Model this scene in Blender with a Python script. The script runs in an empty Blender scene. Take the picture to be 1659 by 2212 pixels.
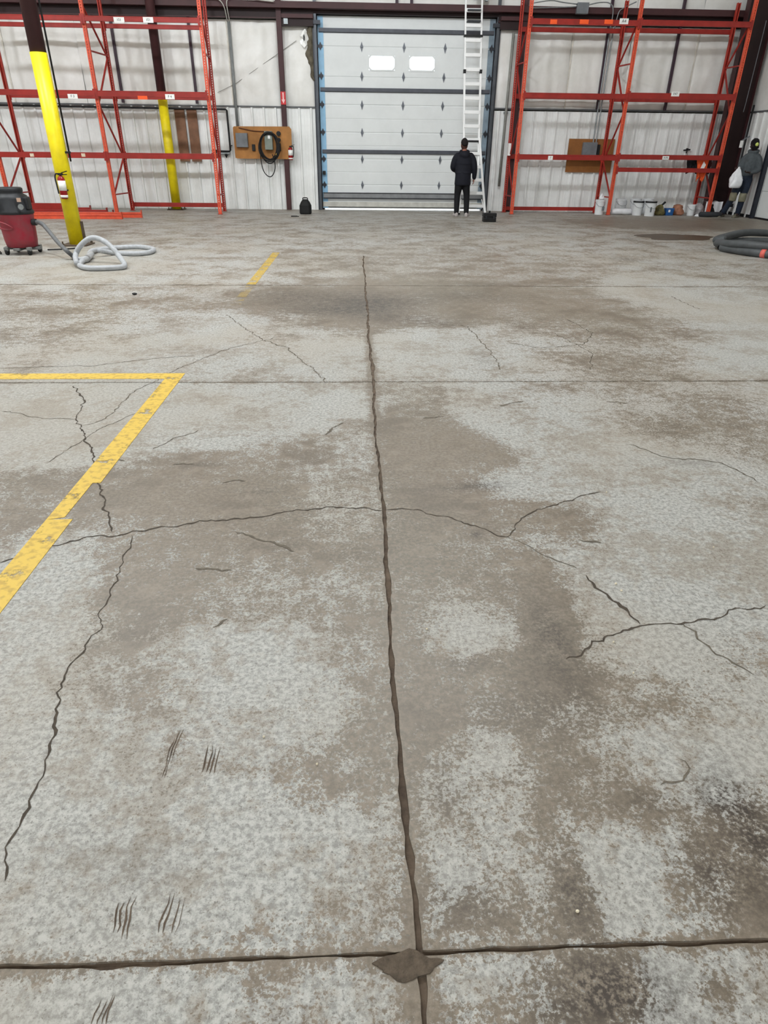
import bpy, bmesh, math, random
import numpy as np
from mathutils import Vector, Matrix, noise as mnoise
random.seed(7)
SC = bpy.context.scene
COL = SC.collection
# ------------------------------------------------------------------ camera
IW, IH = 1659, 2212
FPX, PITCH, YAW, ROLL, HC = 1394.65, 0.507354, 0.0445962, 0.0113979, 1.3846
fwd = Vector((math.sin(YAW)*math.cos(PITCH), math.cos(YAW)*math.cos(PITCH), -math.sin(PITCH)))
r0 = Vector((math.cos(YAW), -math.sin(YAW), 0)); u0 = r0.cross(fwd)
rgt = r0*math.cos(ROLL)+u0*math.sin(ROLL); upv = u0*math.cos(ROLL)-r0*math.sin(ROLL)
CPOS = Vector((0, 0, HC))
cd = bpy.data.cameras.new('camera'); cam = bpy.data.objects.new('camera', cd); COL.objects.link(cam)
cam.matrix_world = Matrix(((rgt.x, upv.x, -fwd.x, 0), (rgt.y, upv.y, -fwd.y, 0), (rgt.z, upv.z, -fwd.z, HC), (0, 0, 0, 1)))
cd.sensor_fit = 'AUTO'; cd.sensor_width = 36.0; cd.lens = 36.0*FPX/IH; cd.clip_start = 0.02; cd.clip_end = 200
SC.camera = cam
# ------------------------------------------------------------------ world: overcast daylight outside the closed hall
wd = bpy.data.worlds.new('world'); SC.world = wd; wd.use_nodes = True
bg = wd.node_tree.nodes['Background']; bg.inputs[0].default_value = (0.86, 0.93, 1.0, 1); bg.inputs[1].default_value = 6.0
# ------------------------------------------------------------------ lamps: rows of high bay lamps under the roof
def lamp(x, y, z, power, col=(0.955, 1.0, 1.045), rad=0.30):
    l = bpy.data.lights.new('high_bay_light', 'POINT'); l.energy = power; l.color = col; l.shadow_soft_size = rad
    o = bpy.data.objects.new('high_bay_light', l); o.location = (x, y, z); COL.objects.link(o)
for x in (-9.5, -4.2, 1.0): lamp(x, -8.0, 7.8, 1050)
for x in (-9.5, -4.2, 1.0): lamp(x, 9.0, 7.8, 1180)
# ------------------------------------------------------------------ exposure
vs = SC.view_settings
SC.display_settings.display_device = 'sRGB'
vs.view_transform = 'Standard'; vs.look = 'None'; vs.exposure = -0.38; vs.gamma = 1.0; vs.use_curve_mapping = False

# ------------------------------------------------------------------ helpers
def ray(px, py): return fwd + rgt*((px-IW/2)/FPX) - upv*((py-IH/2)/FPX)
def G(px, py, z=0.0):
    d = ray(px, py); return CPOS + d*((z-HC)/d.z)
def W(px, py, Y):
    d = ray(px, py); return CPOS + d*(Y/d.y)
def lin(r, g, b):
    f = lambda c: (c/12.92 if c <= 0.04045 else ((c+0.055)/1.055)**2.4)
    return (f(r/255), f(g/255), f(b/255), 1)
MATS = {}
def mat(name, rgb, rough=0.5, metal=0.0, var=0.12, scale=6.0, bump=0.0, spec=0.4, dirt=None):
    if name in MATS: return MATS[name]
    m = bpy.data.materials.new(name); m.use_nodes = True; nt = m.node_tree; N = nt.nodes; L = nt.links
    b = N['Principled BSDF']; b.inputs['Roughness'].default_value = rough; b.inputs['Metallic'].default_value = metal
    b.inputs['Specular IOR Level'].default_value = spec
    c = lin(*rgb)
    g = N.new('ShaderNodeNewGeometry')
    n = N.new('ShaderNodeTexNoise'); n.inputs['Scale'].default_value = scale; n.inputs['Detail'].default_value = 5; n.inputs['Roughness'].default_value = 0.65
    L.new(g.outputs['Position'], n.inputs['Vector'])
    mp = N.new('ShaderNodeMapRange'); mp.inputs[1].default_value = 0.3; mp.inputs[2].default_value = 0.7
    L.new(n.outputs['Fac'], mp.inputs[0])
    mx = N.new('ShaderNodeMix'); mx.data_type = 'RGBA'
    d = dirt and lin(*dirt) or tuple(v*(1-2.2*var) for v in c[:3])+(1,)
    mx.inputs[6].default_value = d
    mx.inputs[7].default_value = tuple(min(1, v*(1+var*0.5)) for v in c[:3])+(1,)
    L.new(mp.outputs[0], mx.inputs[0]); L.new(mx.outputs[2], b.inputs['Base Color'])
    if bump:
        bp = N.new('ShaderNodeBump'); bp.inputs['Strength'].default_value = bump; bp.inputs['Distance'].default_value = 0.01
        n2 = N.new('ShaderNodeTexNoise'); n2.inputs['Scale'].default_value = scale*5; n2.inputs['Detail'].default_value = 3
        L.new(g.outputs['Position'], n2.inputs['Vector']); L.new(n2.outputs['Fac'], bp.inputs['Height']); L.new(bp.outputs[0], b.inputs['Normal'])
    MATS[name] = m; return m
def emat(name, rgb, s):
    m = bpy.data.materials.new(name); m.use_nodes = True; b = m.node_tree.nodes['Principled BSDF']
    b.inputs['Base Color'].default_value = lin(*rgb); b.inputs['Emission Color'].default_value = lin(*rgb); b.inputs['Emission Strength'].default_value = s
    return m

class MB:
    def __init__(s): s.v = []; s.f = []
    def add(s, vs_, fs):
        o = len(s.v); s.v += [tuple(p) for p in vs_]; s.f += [tuple(i+o for i in f) for f in fs]; return s
    def box(s, x0, x1, y0, y1, z0, z1):
        vs_ = [(x, y, z) for z in (z0, z1) for y in (y0, y1) for x in (x0, x1)]
        return s.add(vs_, [(0,2,3,1),(4,5,7,6),(0,1,5,4),(2,6,7,3),(0,4,6,2),(1,3,7,5)])
    def bar(s, a, b, w, d, side=(1, 0, 0)):
        a = Vector(a); b = Vector(b); t = (b-a).normalized(); x = Vector(side); x = (x-t*x.dot(t))
        x = (x.normalized() if x.length > 1e-4 else t.orthogonal().normalized()); y = t.cross(x)
        vs_ = []
        for p in (a, b):
            for sx, sy in ((-1,-1),(1,-1),(1,1),(-1,1)): vs_.append(p+x*(sx*w/2)+y*(sy*d/2))
        return s.add(vs_, [(3,2,1,0),(4,5,6,7),(0,1,5,4),(1,2,6,5),(2,3,7,6),(3,0,4,7)])
    def tube(s, pts, r, n=8, closed=False, caps=True):
        pts = [Vector(p) for p in pts]; k = len(pts)
        rs = r if isinstance(r, (list, tuple)) else [r]*k
        T = []
        for i in range(k):
            a = pts[(i-1) % k] if (closed or i > 0) else pts[i]; b = pts[(i+1) % k] if (closed or i < k-1) else pts[i]
            T.append((b-a).normalized())
        x = T[0].orthogonal().normalized(); o = len(s.v)
        for i in range(k):
            x = (x-T[i]*x.dot(T[i])); x = x.normalized() if x.length > 1e-6 else T[i].orthogonal().normalized()
            y = T[i].cross(x)
            for j in range(n):
                a = 2*math.pi*j/n; s.v.append(tuple(pts[i]+x*(math.cos(a)*rs[i])+y*(math.sin(a)*rs[i])))
        for i in range(k if closed else k-1):
            for j in range(n):
                p = o+i*n; q = o+((i+1) % k)*n
                s.f.append((p+j, p+(j+1) % n, q+(j+1) % n, q+j))
        if caps and not closed:
            s.f.append(tuple(o+j for j in reversed(range(n)))); s.f.append(tuple(o+(k-1)*n+j for j in range(n)))
        return s
    def loft(s, rings, caps=True):
        n = len(rings[0]); o = len(s.v)
        for r in rings: s.v += [tuple(p) for p in r]
        for i in range(len(rings)-1):
            for j in range(n):
                s.f.append((o+i*n+j, o+i*n+(j+1) % n, o+(i+1)*n+(j+1) % n, o+(i+1)*n+j))
        if caps:
            s.f.append(tuple(o+j for j in reversed(range(n)))); s.f.append(tuple(o+(len(rings)-1)*n+j for j in range(n)))
        return s
    def lathe(s, prof, c=(0, 0, 0), n=20, ax='z'):
        rings = []
        for r, z in prof:
            R = []
            for j in range(n):
                a = 2*math.pi*j/n; p = (r*math.cos(a), r*math.sin(a), z)
                if ax == 'y': p = (p[0], -p[2], p[1])
                if ax == 'x': p = (p[2], p[0], p[1])
                R.append((p[0]+c[0], p[1]+c[1], p[2]+c[2]))
            rings.append(R)
        return s.loft(rings)
    def prism(s, poly, y0, y1):          # polygon in x,z extruded along y (front y0)
        n = len(poly); vs_ = [(x, y0, z) for x, z in poly]+[(x, y1, z) for x, z in poly]
        return s.add(vs_, [tuple(range(n)), tuple(reversed(range(n, 2*n)))]+[(i, i+n, (i+1) % n+n, (i+1) % n) for i in range(n)])
    def flat(s, poly, z0, z1):           # polygon in x,y extruded along z
        n = len(poly); vs_ = [(x, y, z0) for x, y in poly]+[(x, y, z1) for x, y in poly]
        return s.add(vs_, [tuple(reversed(range(n))), tuple(range(n, 2*n))]+[(i, (i+1) % n, (i+1) % n+n, i+n) for i in range(n)])
    def ball(s, c, rx, ry, rz, n=14, m=9):
        rings = []
        for i in range(m+1):
            t = math.pi*(0.03+0.94*i/m)-math.pi/2
            rings.append([(c[0]+rx*math.cos(t)*math.cos(2*math.pi*j/n), c[1]+ry*math.cos(t)*math.sin(2*math.pi*j/n), c[2]+rz*math.sin(t)) for j in range(n)])
        return s.loft(rings)
    def mesh(s, name):
        me = bpy.data.meshes.new(name); me.from_pydata(s.v, [], s.f)
        bm = bmesh.new(); bm.from_mesh(me); bmesh.ops.recalc_face_normals(bm, faces=bm.faces); bm.to_mesh(me); bm.free()
        return me
    def build(s, name, m, parent=None, smooth=False, bevel=0, loc=None):
        me = s.mesh(name); me.materials.append(m)
        if smooth:
            for p in me.polygons: p.use_smooth = True
        return link(name, me, parent, bevel, loc)
def link(name, me, parent=None, bevel=0, loc=None):
    o = bpy.data.objects.new(name, me); COL.objects.link(o)
    if parent: o.parent = parent
    if loc is not None: o.location = loc
    if bevel:
        b = o.modifiers.new('bevel', 'BEVEL'); b.width = bevel; b.segments = 2; b.limit_method = 'ANGLE'
    return o
def tag(o, label=None, cat=None, group=None, kind=None):
    for k, v in (('label', label), ('category', cat), ('group', group), ('kind', kind)):
        if v: o[k] = v
    return o
def thing(name, label, cat, loc=(0, 0, 0), group=None, rz=0):
    o = bpy.data.objects.new(name, None); COL.objects.link(o); o.location = loc; o.rotation_euler = (0, 0, rz)
    o.empty_display_size = 0.1
    return tag(o, label, cat, group)
def struct(name, mb, m, **k):
    o = mb.build(name, m, **k); o['kind'] = 'structure'; return o
def estruct(name, loc=(0, 0, 0)):
    o = bpy.data.objects.new(name, None); COL.objects.link(o); o.location = loc; o['kind'] = 'structure'; return o
def box(x0, x1, y0, y1, z0, z1): return MB().box(x0, x1, y0, y1, z0, z1)
def text(s, size, loc, m, parent, name='lettering', rot=(math.pi/2, 0, 0)):
    cu = bpy.data.curves.new(name, 'FONT'); cu.body = s; cu.size = size; cu.align_x = 'CENTER'; cu.align_y = 'CENTER'; cu.extrude = 0.0008
    t = bpy.data.objects.new('tmp', cu); COL.objects.link(t)
    me = bpy.data.meshes.new_from_object(t.evaluated_get(bpy.context.evaluated_depsgraph_get()))
    bpy.data.objects.remove(t); me.name = name; me.materials.clear(); me.materials.append(m)
    o = link(name, me, parent); o.location = loc; o.rotation_euler = rot; o['kind'] = 'stuff'; return o
def smooth_path(pts, n=6, closed=False):
    pts = [Vector(p) for p in pts]; k = len(pts); out = []
    for i in range(k if closed else k-1):
        g = lambda j: pts[j % k] if closed else pts[max(0, min(k-1, j))]
        p0, p1, p2, p3 = g(i-1), g(i), g(i+1), g(i+2)
        for q in range(n):
            t = q/n
            out.append(0.5*((2*p1)+(p2-p0)*t+(2*p0-5*p1+4*p2-p3)*t*t+(3*p1-p0-3*p2+p3)*t**3))
    if not closed: out.append(pts[-1])
    return out
def remeshed(name, mb, m, parent, voxel, it=3, fac=0.5):
    o = mb.build(name, m, parent, smooth=True)
    r = o.modifiers.new('remesh', 'REMESH'); r.mode = 'VOXEL'; r.voxel_size = voxel; r.use_smooth_shade = True
    s_ = o.modifiers.new('smooth', 'SMOOTH'); s_.iterations = it; s_.factor = fac
    me = bpy.data.meshes.new_from_object(o.evaluated_get(bpy.context.evaluated_depsgraph_get()))
    o.modifiers.clear(); o.data = me
    if not me.materials: me.materials.append(m)
    for p in me.polygons: p.use_smooth = True
    return o

# ------------------------------------------------------------------ materials
M_post = mat('orange_paint', (226, 88, 58), 0.45, var=0.1, scale=9)
M_beam = mat('red_orange_paint', (160, 42, 34), 0.45, var=0.14, scale=4)
M_maroon = mat('maroon_primer', (70, 38, 40), 0.55, var=0.12, scale=3)
M_maroon_shade = mat('shaded_maroon_primer', (36, 15, 16), 0.6, var=0.12, scale=3)  # maroon primer with the shade of recess and corner painted in
M_yellow = mat('yellow_paint', (242, 222, 14), 0.4, var=0.05, scale=5, dirt=(222, 200, 20))
M_liner = mat('white_liner_steel', (240, 241, 240), 0.38, var=0.07, scale=1.4, dirt=(222, 223, 221))
M_door = mat('white_door_steel', (228, 231, 231), 0.45, var=0.03, scale=2)
M_steel = mat('dark_steel', (62, 64, 70), 0.4, 0.6)
M_galv = mat('galvanised', (150, 156, 158), 0.4, 0.6, scale=14)
M_grey = mat('grey_enamel', (118, 122, 126), 0.45)
M_black = mat('black_plastic', (16, 16, 18), 0.45)
M_rubber = mat('black_rubber', (24, 24, 26), 0.6)
M_alu = mat('bright_aluminium', (250, 250, 250), 0.35, 0.0, var=0.02)
M_white = mat('white_plastic', (226, 228, 230), 0.4, var=0.04)
M_paper = mat('white_label', (245, 245, 242), 0.6, var=0.02)
M_ink = mat('black_ink', (22, 22, 24), 0.7)
M_orangetag = mat('orange_sticker', (255, 96, 40), 0.6, var=0.03)
M_red = mat('extinguisher_red', (150, 14, 20), 0.3)
M_stile_tint = mat('stile_daylight_tint', (150, 196, 228), 0.35, var=0.06)  # galvanised steel tinted with painted-in blue daylight

# ------------------------------------------------------------------ floor
YW = 19.73       # inner face of the far wall
XR = 10.3        # inner face of the right wall
# brown film (0 = bare grey concrete, 1 = solid film): where it lies, in photo pixels -> floor metres
FILM = [(375,1625,26,44,.6),(458,1635,22,34,.5),(268,1975,22,45,.45),(375,1975,22,45,.45),
 # far zone
 (150,500,170,20,.45),(420,500,180,18,.42),(650,500,160,18,.45),(880,490,160,14,.55),(1150,500,150,18,.36),(1480,484,190,9,.85),(1420,512,150,12,.5),
 (150,575,200,28,.22),(440,590,180,30,.36),(700,570,120,30,.56),(950,560,180,26,.58),(1150,590,140,30,.62),(1400,570,160,22,.42),(1600,590,120,14,.5),
 (650,650,130,32,.95),(780,650,90,40,.98),(900,640,120,36,.85),(1080,640,160,36,.8),(1230,650,90,40,.78),(1400,690,110,60,.7),
 (200,660,200,32,.55),(420,650,120,24,.6),(60,720,120,30,.5),(300,690,160,20,.4),
 (1560,680,160,80,.02),(1600,770,120,50,.04),(1420,640,80,20,.15),
 (450,700,110,22,.08),(700,760,110,40,.22),(400,760,200,30,.22),(120,770,160,26,.28),(620,690,60,16,.35),
 (960,750,140,34,.12),(1170,730,110,26,.25),(1120,790,120,24,.3),(1300,780,110,40,.6),(1240,720,90,30,.7),(1000,690,120,16,.7),
 # beyond the second joint
 (170,900,220,70,.06),(120,985,140,20,.05),(470,880,130,46,.2),(620,880,120,46,.25),(700,860,90,30,.2),(760,960,60,60,.45),
 (380,960,110,16,.3),(480,1000,150,30,.75),(620,980,110,40,.6),
 (900,860,70,30,.6),(1060,880,90,40,.3),(1250,890,160,34,.28),(1480,900,150,50,.6),(1380,850,120,24,.45),(1600,960,90,40,.6),
 (930,960,110,60,.92),(1040,980,70,36,.9),(1300,970,160,50,.15),(1450,1000,140,40,.2),(1180,960,60,40,.3),
 (80,1070,130,60,.75),(360,1080,140,50,.88),(560,1070,150,60,.85),(720,1080,80,50,.6),(700,1010,80,40,.35),
 (950,1090,110,50,.88),(1130,1040,70,34,.3),(1290,1060,120,44,.2),(1520,1070,140,60,.25),(1230,1130,80,46,.85),(1100,1110,90,40,.7),
 (400,1190,150,50,.8),(600,1190,150,60,.75),(760,1200,70,70,.6),(250,1170,70,40,.6),(70,1270,110,110,.06),(60,1420,110,90,.1),
 (900,1200,90,60,.85),(1040,1190,90,40,.7),(1420,1170,180,90,.08),(1600,1200,100,80,.12),
 (330,1290,110,60,.85),(470,1280,90,60,.7),(250,1380,80,60,.45),(600,1290,120,50,.45),(740,1300,90,60,.6),
 (980,1290,120,50,.55),(1010,1380,90,50,.28),(880,1340,50,90,.75),(1190,1330,60,110,.95),(1290,1330,60,60,.25),(1480,1300,160,60,.15),
 (450,1380,110,50,.18),(600,1420,140,80,.18),(300,1470,100,60,.5),(330,1500,60,30,.7),(420,1470,110,60,.2),(150,1540,120,80,.25),
 (770,1440,60,70,.6),(800,1560,50,80,.65),(690,1520,80,60,.3),(1010,1440,110,30,.85),(1160,1440,70,40,.9),(1300,1420,70,40,.35),(1560,1420,110,80,.5),
 (1450,1400,90,50,.2),(1480,1500,110,40,.55),(1600,1540,90,60,.25),
 (1130,1520,130,60,.75),(950,1530,90,60,.8),(1250,1530,100,60,.5),
 (150,1700,180,100,.1),(400,1700,160,80,.12),(560,1600,140,60,.2),(520,1660,60,24,.55),(690,1660,90,60,.7),(770,1600,60,40,.7),(800,1700,40,80,.6),
 (960,1620,70,60,.6),(1050,1620,80,50,.3),(1190,1640,90,60,.7),(1300,1600,90,60,.45),(1480,1620,140,50,.2),
 (960,1740,60,70,.55),(1080,1740,100,60,.42),(1200,1760,60,60,.65),(1300,1730,70,60,.5),(1390,1740,60,50,.7),(1500,1700,80,50,.35),(1330,1830,80,60,.22),
 (1440,1820,60,50,.35),(1600,1780,90,70,.66),(1520,1880,70,60,.68),(1620,1900,80,90,.75),
 (200,1880,160,90,.14),(450,1880,160,90,.13),(650,1850,120,80,.22),(780,1830,60,80,.3),
 (950,1860,60,70,.4),(1060,1850,90,60,.4),(1180,1830,50,40,.55),(1240,1930,46,80,.95),(1150,1900,50,40,.45),(1060,1960,90,40,.75),(940,1960,40,50,.6),
 (1380,1930,80,60,.25),(1480,1960,60,50,.6),(1600,2010,80,40,.5),
 (100,2030,140,30,.15),(330,2030,120,30,.12),(580,2010,110,18,.6),(700,2000,80,20,.4),(780,2010,60,24,.3),
 (200,2150,200,60,.14),(400,2140,120,60,.2),(560,2130,50,30,.75),(640,2140,70,50,.35),(750,2140,70,60,.3),
 (1010,2120,100,40,.18),(1120,2150,60,50,.55),(1010,2190,80,30,.6),(1310,2140,110,60,.98),(1280,2090,60,24,.9),(1180,2190,60,30,.6),
 (1450,2110,60,40,.12),(1540,2140,60,40,.6),(1630,2120,50,60,.3),(1480,2190,100,30,.35),(830,2080,90,22,.8)]
DARK = [(1310,2140,130,80,.75),(1240,1930,50,90,.5),(1570,1880,110,130,.35),(1190,1400,60,110,.25),(1150,1530,160,60,.22),(980,1950,80,60,.25),(1190,2190,60,30,.25),(1500,2160,160,70,.2),(1625,1780,60,120,.55),(1540,1720,50,30,.35),(1400,1725,50,24,.35),(1540,1900,50,50,.3),(300,1870,110,60,.22),(160,1830,80,50,.12),(800,655,80,26,.7),(640,640,110,20,.55),(700,670,110,14,.45),(1000,640,120,14,.35),(880,690,100,12,.3),  # oily stains, plus a darker tone over the nearest film
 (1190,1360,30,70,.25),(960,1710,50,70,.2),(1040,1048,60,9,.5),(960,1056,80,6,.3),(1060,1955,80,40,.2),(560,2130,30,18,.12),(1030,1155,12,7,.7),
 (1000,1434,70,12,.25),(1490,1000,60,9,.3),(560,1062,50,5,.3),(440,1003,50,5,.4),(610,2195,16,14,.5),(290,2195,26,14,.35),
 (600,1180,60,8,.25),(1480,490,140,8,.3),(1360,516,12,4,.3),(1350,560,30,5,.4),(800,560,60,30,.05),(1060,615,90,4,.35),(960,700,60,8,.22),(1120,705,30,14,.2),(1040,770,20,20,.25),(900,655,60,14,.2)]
def world_blobs(L):
    out = []
    for px, py, rx, ry, v in L:
        c = G(px, py); a = (G(px+rx, py)-G(px-rx, py)).length/2; b = (G(px, py-ry)-G(px, py+ry)).length/2
        out.append((c.x, c.y, a, b, v))
    return out
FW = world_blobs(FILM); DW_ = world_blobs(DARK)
JX = [0.015, 0.09, 0.11]          # the long joint wanders a little from slab to slab
def fields(X, Y):
    num = np.full(X.shape, 0.40*0.06); den = np.full(X.shape, 0.06)
    for x, y, a, b, v in FW:
        g = np.exp(-(((X-x)/(a*0.8))**2+((Y-y)/(b*0.8))**2)); num += g*v; den += g
    m = num/den
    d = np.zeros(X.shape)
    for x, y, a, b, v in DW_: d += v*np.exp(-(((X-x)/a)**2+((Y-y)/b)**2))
    # dirt that gathers along the joints
    jx = 0.105
    e = np.exp(-np.abs(X-jx)/0.055)*(Y < 10.6)
    for jy in (0.69, 4.34, 8.05): e = np.maximum(e, np.exp(-np.abs(Y-jy)/(0.03+0.006*jy))*(0.6 if jy > 4 else 0.9))
    m = np.maximum(m, 0.95*e)
    return m.astype(np.float32), np.clip(d, 0, 1).astype(np.float32)
def concrete():
    m = bpy.data.materials.new('stained_concrete'); m.use_nodes = True; nt = m.node_tree; N = nt.nodes; L = nt.links
    b = N['Principled BSDF']
    g = N.new('ShaderNodeNewGeometry')
    def noise(s, det, ro, sx=None):
        n = N.new('ShaderNodeTexNoise'); n.inputs['Scale'].default_value = s; n.inputs['Detail'].default_value = det; n.inputs['Roughness'].default_value = ro
        L.new(g.outputs['Position'], n.inputs['Vector']); return n.outputs['Fac']
    def math_(op, a, b_=None, c=None):
        q = N.new('ShaderNodeMath'); q.operation = op
        for i, v in enumerate((a, b_, c)):
            if v is None: continue
            if isinstance(v, (int, float)): q.inputs[i].default_value = v
            else: L.new(v, q.inputs[i])
        return q.outputs[0]
    def mix(f, a, b_):
        q = N.new('ShaderNodeMix'); q.data_type = 'RGBA'
        for i, v in ((0, f), (6, a), (7, b_)):
            if isinstance(v, (int, float)): q.inputs[i].default_value = v
            elif isinstance(v, tuple): q.inputs[i].default_value = v
            else: L.new(v, q.inputs[i])
        return q.outputs[2]
    def rng(v, a, b_, c=0.0, d=1.0, sm=True):
        q = N.new('ShaderNodeMapRange'); q.interpolation_type = 'SMOOTHSTEP' if sm else 'LINEAR'
        L.new(v, q.inputs[0])
        for i, w in enumerate((a, b_, c, d)): q.inputs[i+1].default_value = w
        return q.outputs[0]
    at = N.new('ShaderNodeAttribute'); at.attribute_name = 'film'
    ad = N.new('ShaderNodeAttribute'); ad.attribute_name = 'dark_tone'
    n1 = noise(2.2, 7, 0.62); n2 = noise(17, 6, 0.68); n3 = noise(95, 4, 0.7); n4 = noise(0.7, 3, 0.5); n5 = noise(9, 3, 0.6); n6 = noise(230, 2, 0.6)
    t = math_('MULTIPLY_ADD', math_('SUBTRACT', n1, 0.5), 1.1, at.outputs['Fac'])
    t = math_('MULTIPLY_ADD', math_('SUBTRACT', n2, 0.5), 1.25, t)
    t = math_('MULTIPLY_ADD', math_('SUBTRACT', n3, 0.5), 2.1, t)
    film = rng(t, 0.42, 0.60)
    n7 = noise(60, 5, 0.75)
    base = mix(rng(n7, 0.36, 0.62), lin(138, 137, 132), lin(186, 185, 180))
    base = mix(math_('MULTIPLY', rng(n6, 0.60, 0.72), 0.4), base, lin(196, 197, 192))
    soft = math_('MULTIPLY', rng(math_('ADD', n1, math_('MULTIPLY', n2, 0.8)), 0.84, 1.02), 0.5)
    base = mix(soft, base, lin(134, 121, 104))
    pits = rng(n3, 0.44, 0.32)
    base = mix(math_('MULTIPLY', pits, 0.75), base, lin(92, 89, 81))
    base = mix(math_('MULTIPLY', rng(n4, 0.42, 0.62), 0.40), base, lin(160, 150, 135))
    fc = mix(rng(n4, 0.38, 0.62), lin(112, 99, 84), lin(101, 93, 80))
    fc = mix(rng(n7, 0.38, 0.64), fc, lin(131, 119, 103))
    fc = mix(math_('MULTIPLY', rng(n1, 0.50, 0.66), 0.55), fc, lin(92, 81, 68))
    fc = mix(math_('MULTIPLY', rng(n5, 0.52, 0.68), 0.35), fc, lin(150, 137, 121))
    col = mix(math_('MULTIPLY', film, 0.92), base, fc)
    dark_tone = math_('MULTIPLY', ad.outputs['Fac'], rng(math_('ADD', math_('MULTIPLY', n2, 0.5), math_('MULTIPLY', n3, 0.8)), 0.52, 0.76))
    col = mix(math_('MINIMUM', math_('MULTIPLY', dark_tone, 1.5), 0.9), col, lin(52, 45, 41))
    L.new(col, b.inputs['Base Color'])
    L.new(rng(film, 0, 1, 0.55, 0.46, False), b.inputs['Roughness'])
    b.inputs['Specular IOR Level'].default_value = 0.5
    bp = N.new('ShaderNodeBump'); bp.inputs['Strength'].default_value = 0.25; bp.inputs['Distance'].default_value = 0.003
    L.new(math_('ADD', math_('MULTIPLY', n3, 0.8), math_('MULTIPLY', film, 0.5)), bp.inputs['Height']); L.new(bp.outputs[0], b.inputs['Normal'])
    return m
M_conc = concrete()
M_joint = mat('joint_dirt', (104, 90, 76), 0.9, var=0.3, scale=14, bump=0.4, dirt=(66, 54, 44))
M_crack = mat('crack_dirt', (80, 71, 61), 0.9, var=0.2, scale=40)
M_crack2 = mat('hairline_dirt', (112, 104, 92), 0.9, var=0.2, scale=40)
floor = struct('floor', MB().box(-14, 10.6, -18, YW+1.5, -0.20, -0.007), M_joint)
def wob(a, b, amp, f):
    return amp*(mnoise.noise((a*f, b, 0.3))+0.5*mnoise.noise((a*f*3.1, b+7, 1.3)))
def slab(x0, x1, y0, y1, step, wx=(0, 0), wy=(0, 0), jx0=None, jx1=None):
    nx = max(2, int((x1-x0)/step)); ny = max(2, int((y1-y0)/step))
    U, V = np.meshgrid(np.linspace(0, 1, nx+1), np.linspace(0, 1, ny+1))
    Y = y0+V*(y1-y0); X = x0+U*(x1-x0)
    A0 = np.array([jx0(y) if jx0 else x0 for y in Y[:, 0]]); A1 = np.array([jx1(y) if jx1 else x1 for y in Y[:, 0]])
    X = A0[:, None]+U*(A1-A0)[:, None]
    # ragged arrises along the joints
    for j in range(ny+1):
        for side, w, base in ((0, wx[0], jx0), (nx, wx[1], jx1)):
            if base is not None: X[j, side] = base(Y[j, side])+(1 if side == 0 else -1)*w*max(0.3, 1+0.5*mnoise.noise((Y[j, side]*4, side+1.5, 0))+0.9*mnoise.noise((Y[j, side]*21, side+4.5, 0)))
    for i in range(nx+1):
        for row, w in ((0, wy[0]), (ny, wy[1])):
            if w: Y[row, i] += (1 if row == 0 else -1)*w*max(0.2, 1+1.3*mnoise.noise((X[row, i]*5, row*0.7+9, 0))+0.9*mnoise.noise((X[row, i]*21, row*0.3+4, 0)))
    vs_ = np.stack([X, Y, np.zeros_like(X)], -1).reshape(-1, 3)
    n = len(vs_); W1 = nx+1
    faces = [(j*W1+i, j*W1+i+1, (j+1)*W1+i+1, (j+1)*W1+i) for j in range(ny) for i in range(nx)]
    rim = [i for i in range(W1)]+[j*W1+nx for j in range(1, ny+1)]+[ny*W1+i for i in range(nx-1, -1, -1)]+[j*W1 for j in range(ny-1, 0, -1)]
    low = vs_[rim].copy(); low[:, 2] = -0.05
    k = len(rim); allv = np.concatenate([vs_, low])
    faces += [(rim[(q+1) % k], rim[q], n+q, n+(q+1) % k) for q in range(k)]
    me = bpy.data.meshes.new('slab'); me.from_pydata(allv.tolist(), [], faces); me.update()
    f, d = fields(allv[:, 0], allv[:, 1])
    for nm, arr in (('film', f), ('dark_tone', d)):
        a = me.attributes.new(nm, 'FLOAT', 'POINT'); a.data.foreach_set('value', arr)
    me.materials.append(M_conc)
    return link('slab', me, floor)
jfun = lambda y: 0.105+0.006*math.sin(y*3.1)+0.003*math.sin(y*11)
g_ = 0.0075
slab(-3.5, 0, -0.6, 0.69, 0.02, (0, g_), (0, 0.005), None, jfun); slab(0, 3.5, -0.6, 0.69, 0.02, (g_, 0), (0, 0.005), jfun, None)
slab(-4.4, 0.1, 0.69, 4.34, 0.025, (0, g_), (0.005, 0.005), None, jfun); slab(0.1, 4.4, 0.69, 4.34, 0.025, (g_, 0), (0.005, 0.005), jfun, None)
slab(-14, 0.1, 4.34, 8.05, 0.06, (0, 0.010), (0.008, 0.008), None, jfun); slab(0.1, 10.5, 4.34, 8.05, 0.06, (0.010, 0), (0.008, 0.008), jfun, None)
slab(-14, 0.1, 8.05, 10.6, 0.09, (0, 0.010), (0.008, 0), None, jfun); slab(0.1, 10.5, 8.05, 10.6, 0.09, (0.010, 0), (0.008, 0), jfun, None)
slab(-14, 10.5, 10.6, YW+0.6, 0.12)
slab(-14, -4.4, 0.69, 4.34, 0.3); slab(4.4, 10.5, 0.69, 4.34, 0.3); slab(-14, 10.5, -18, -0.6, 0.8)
slab(-14, -3.5, -0.6, 0.69, 0.3); slab(3.5, 10.5, -0.6, 0.69, 0.3)
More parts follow.
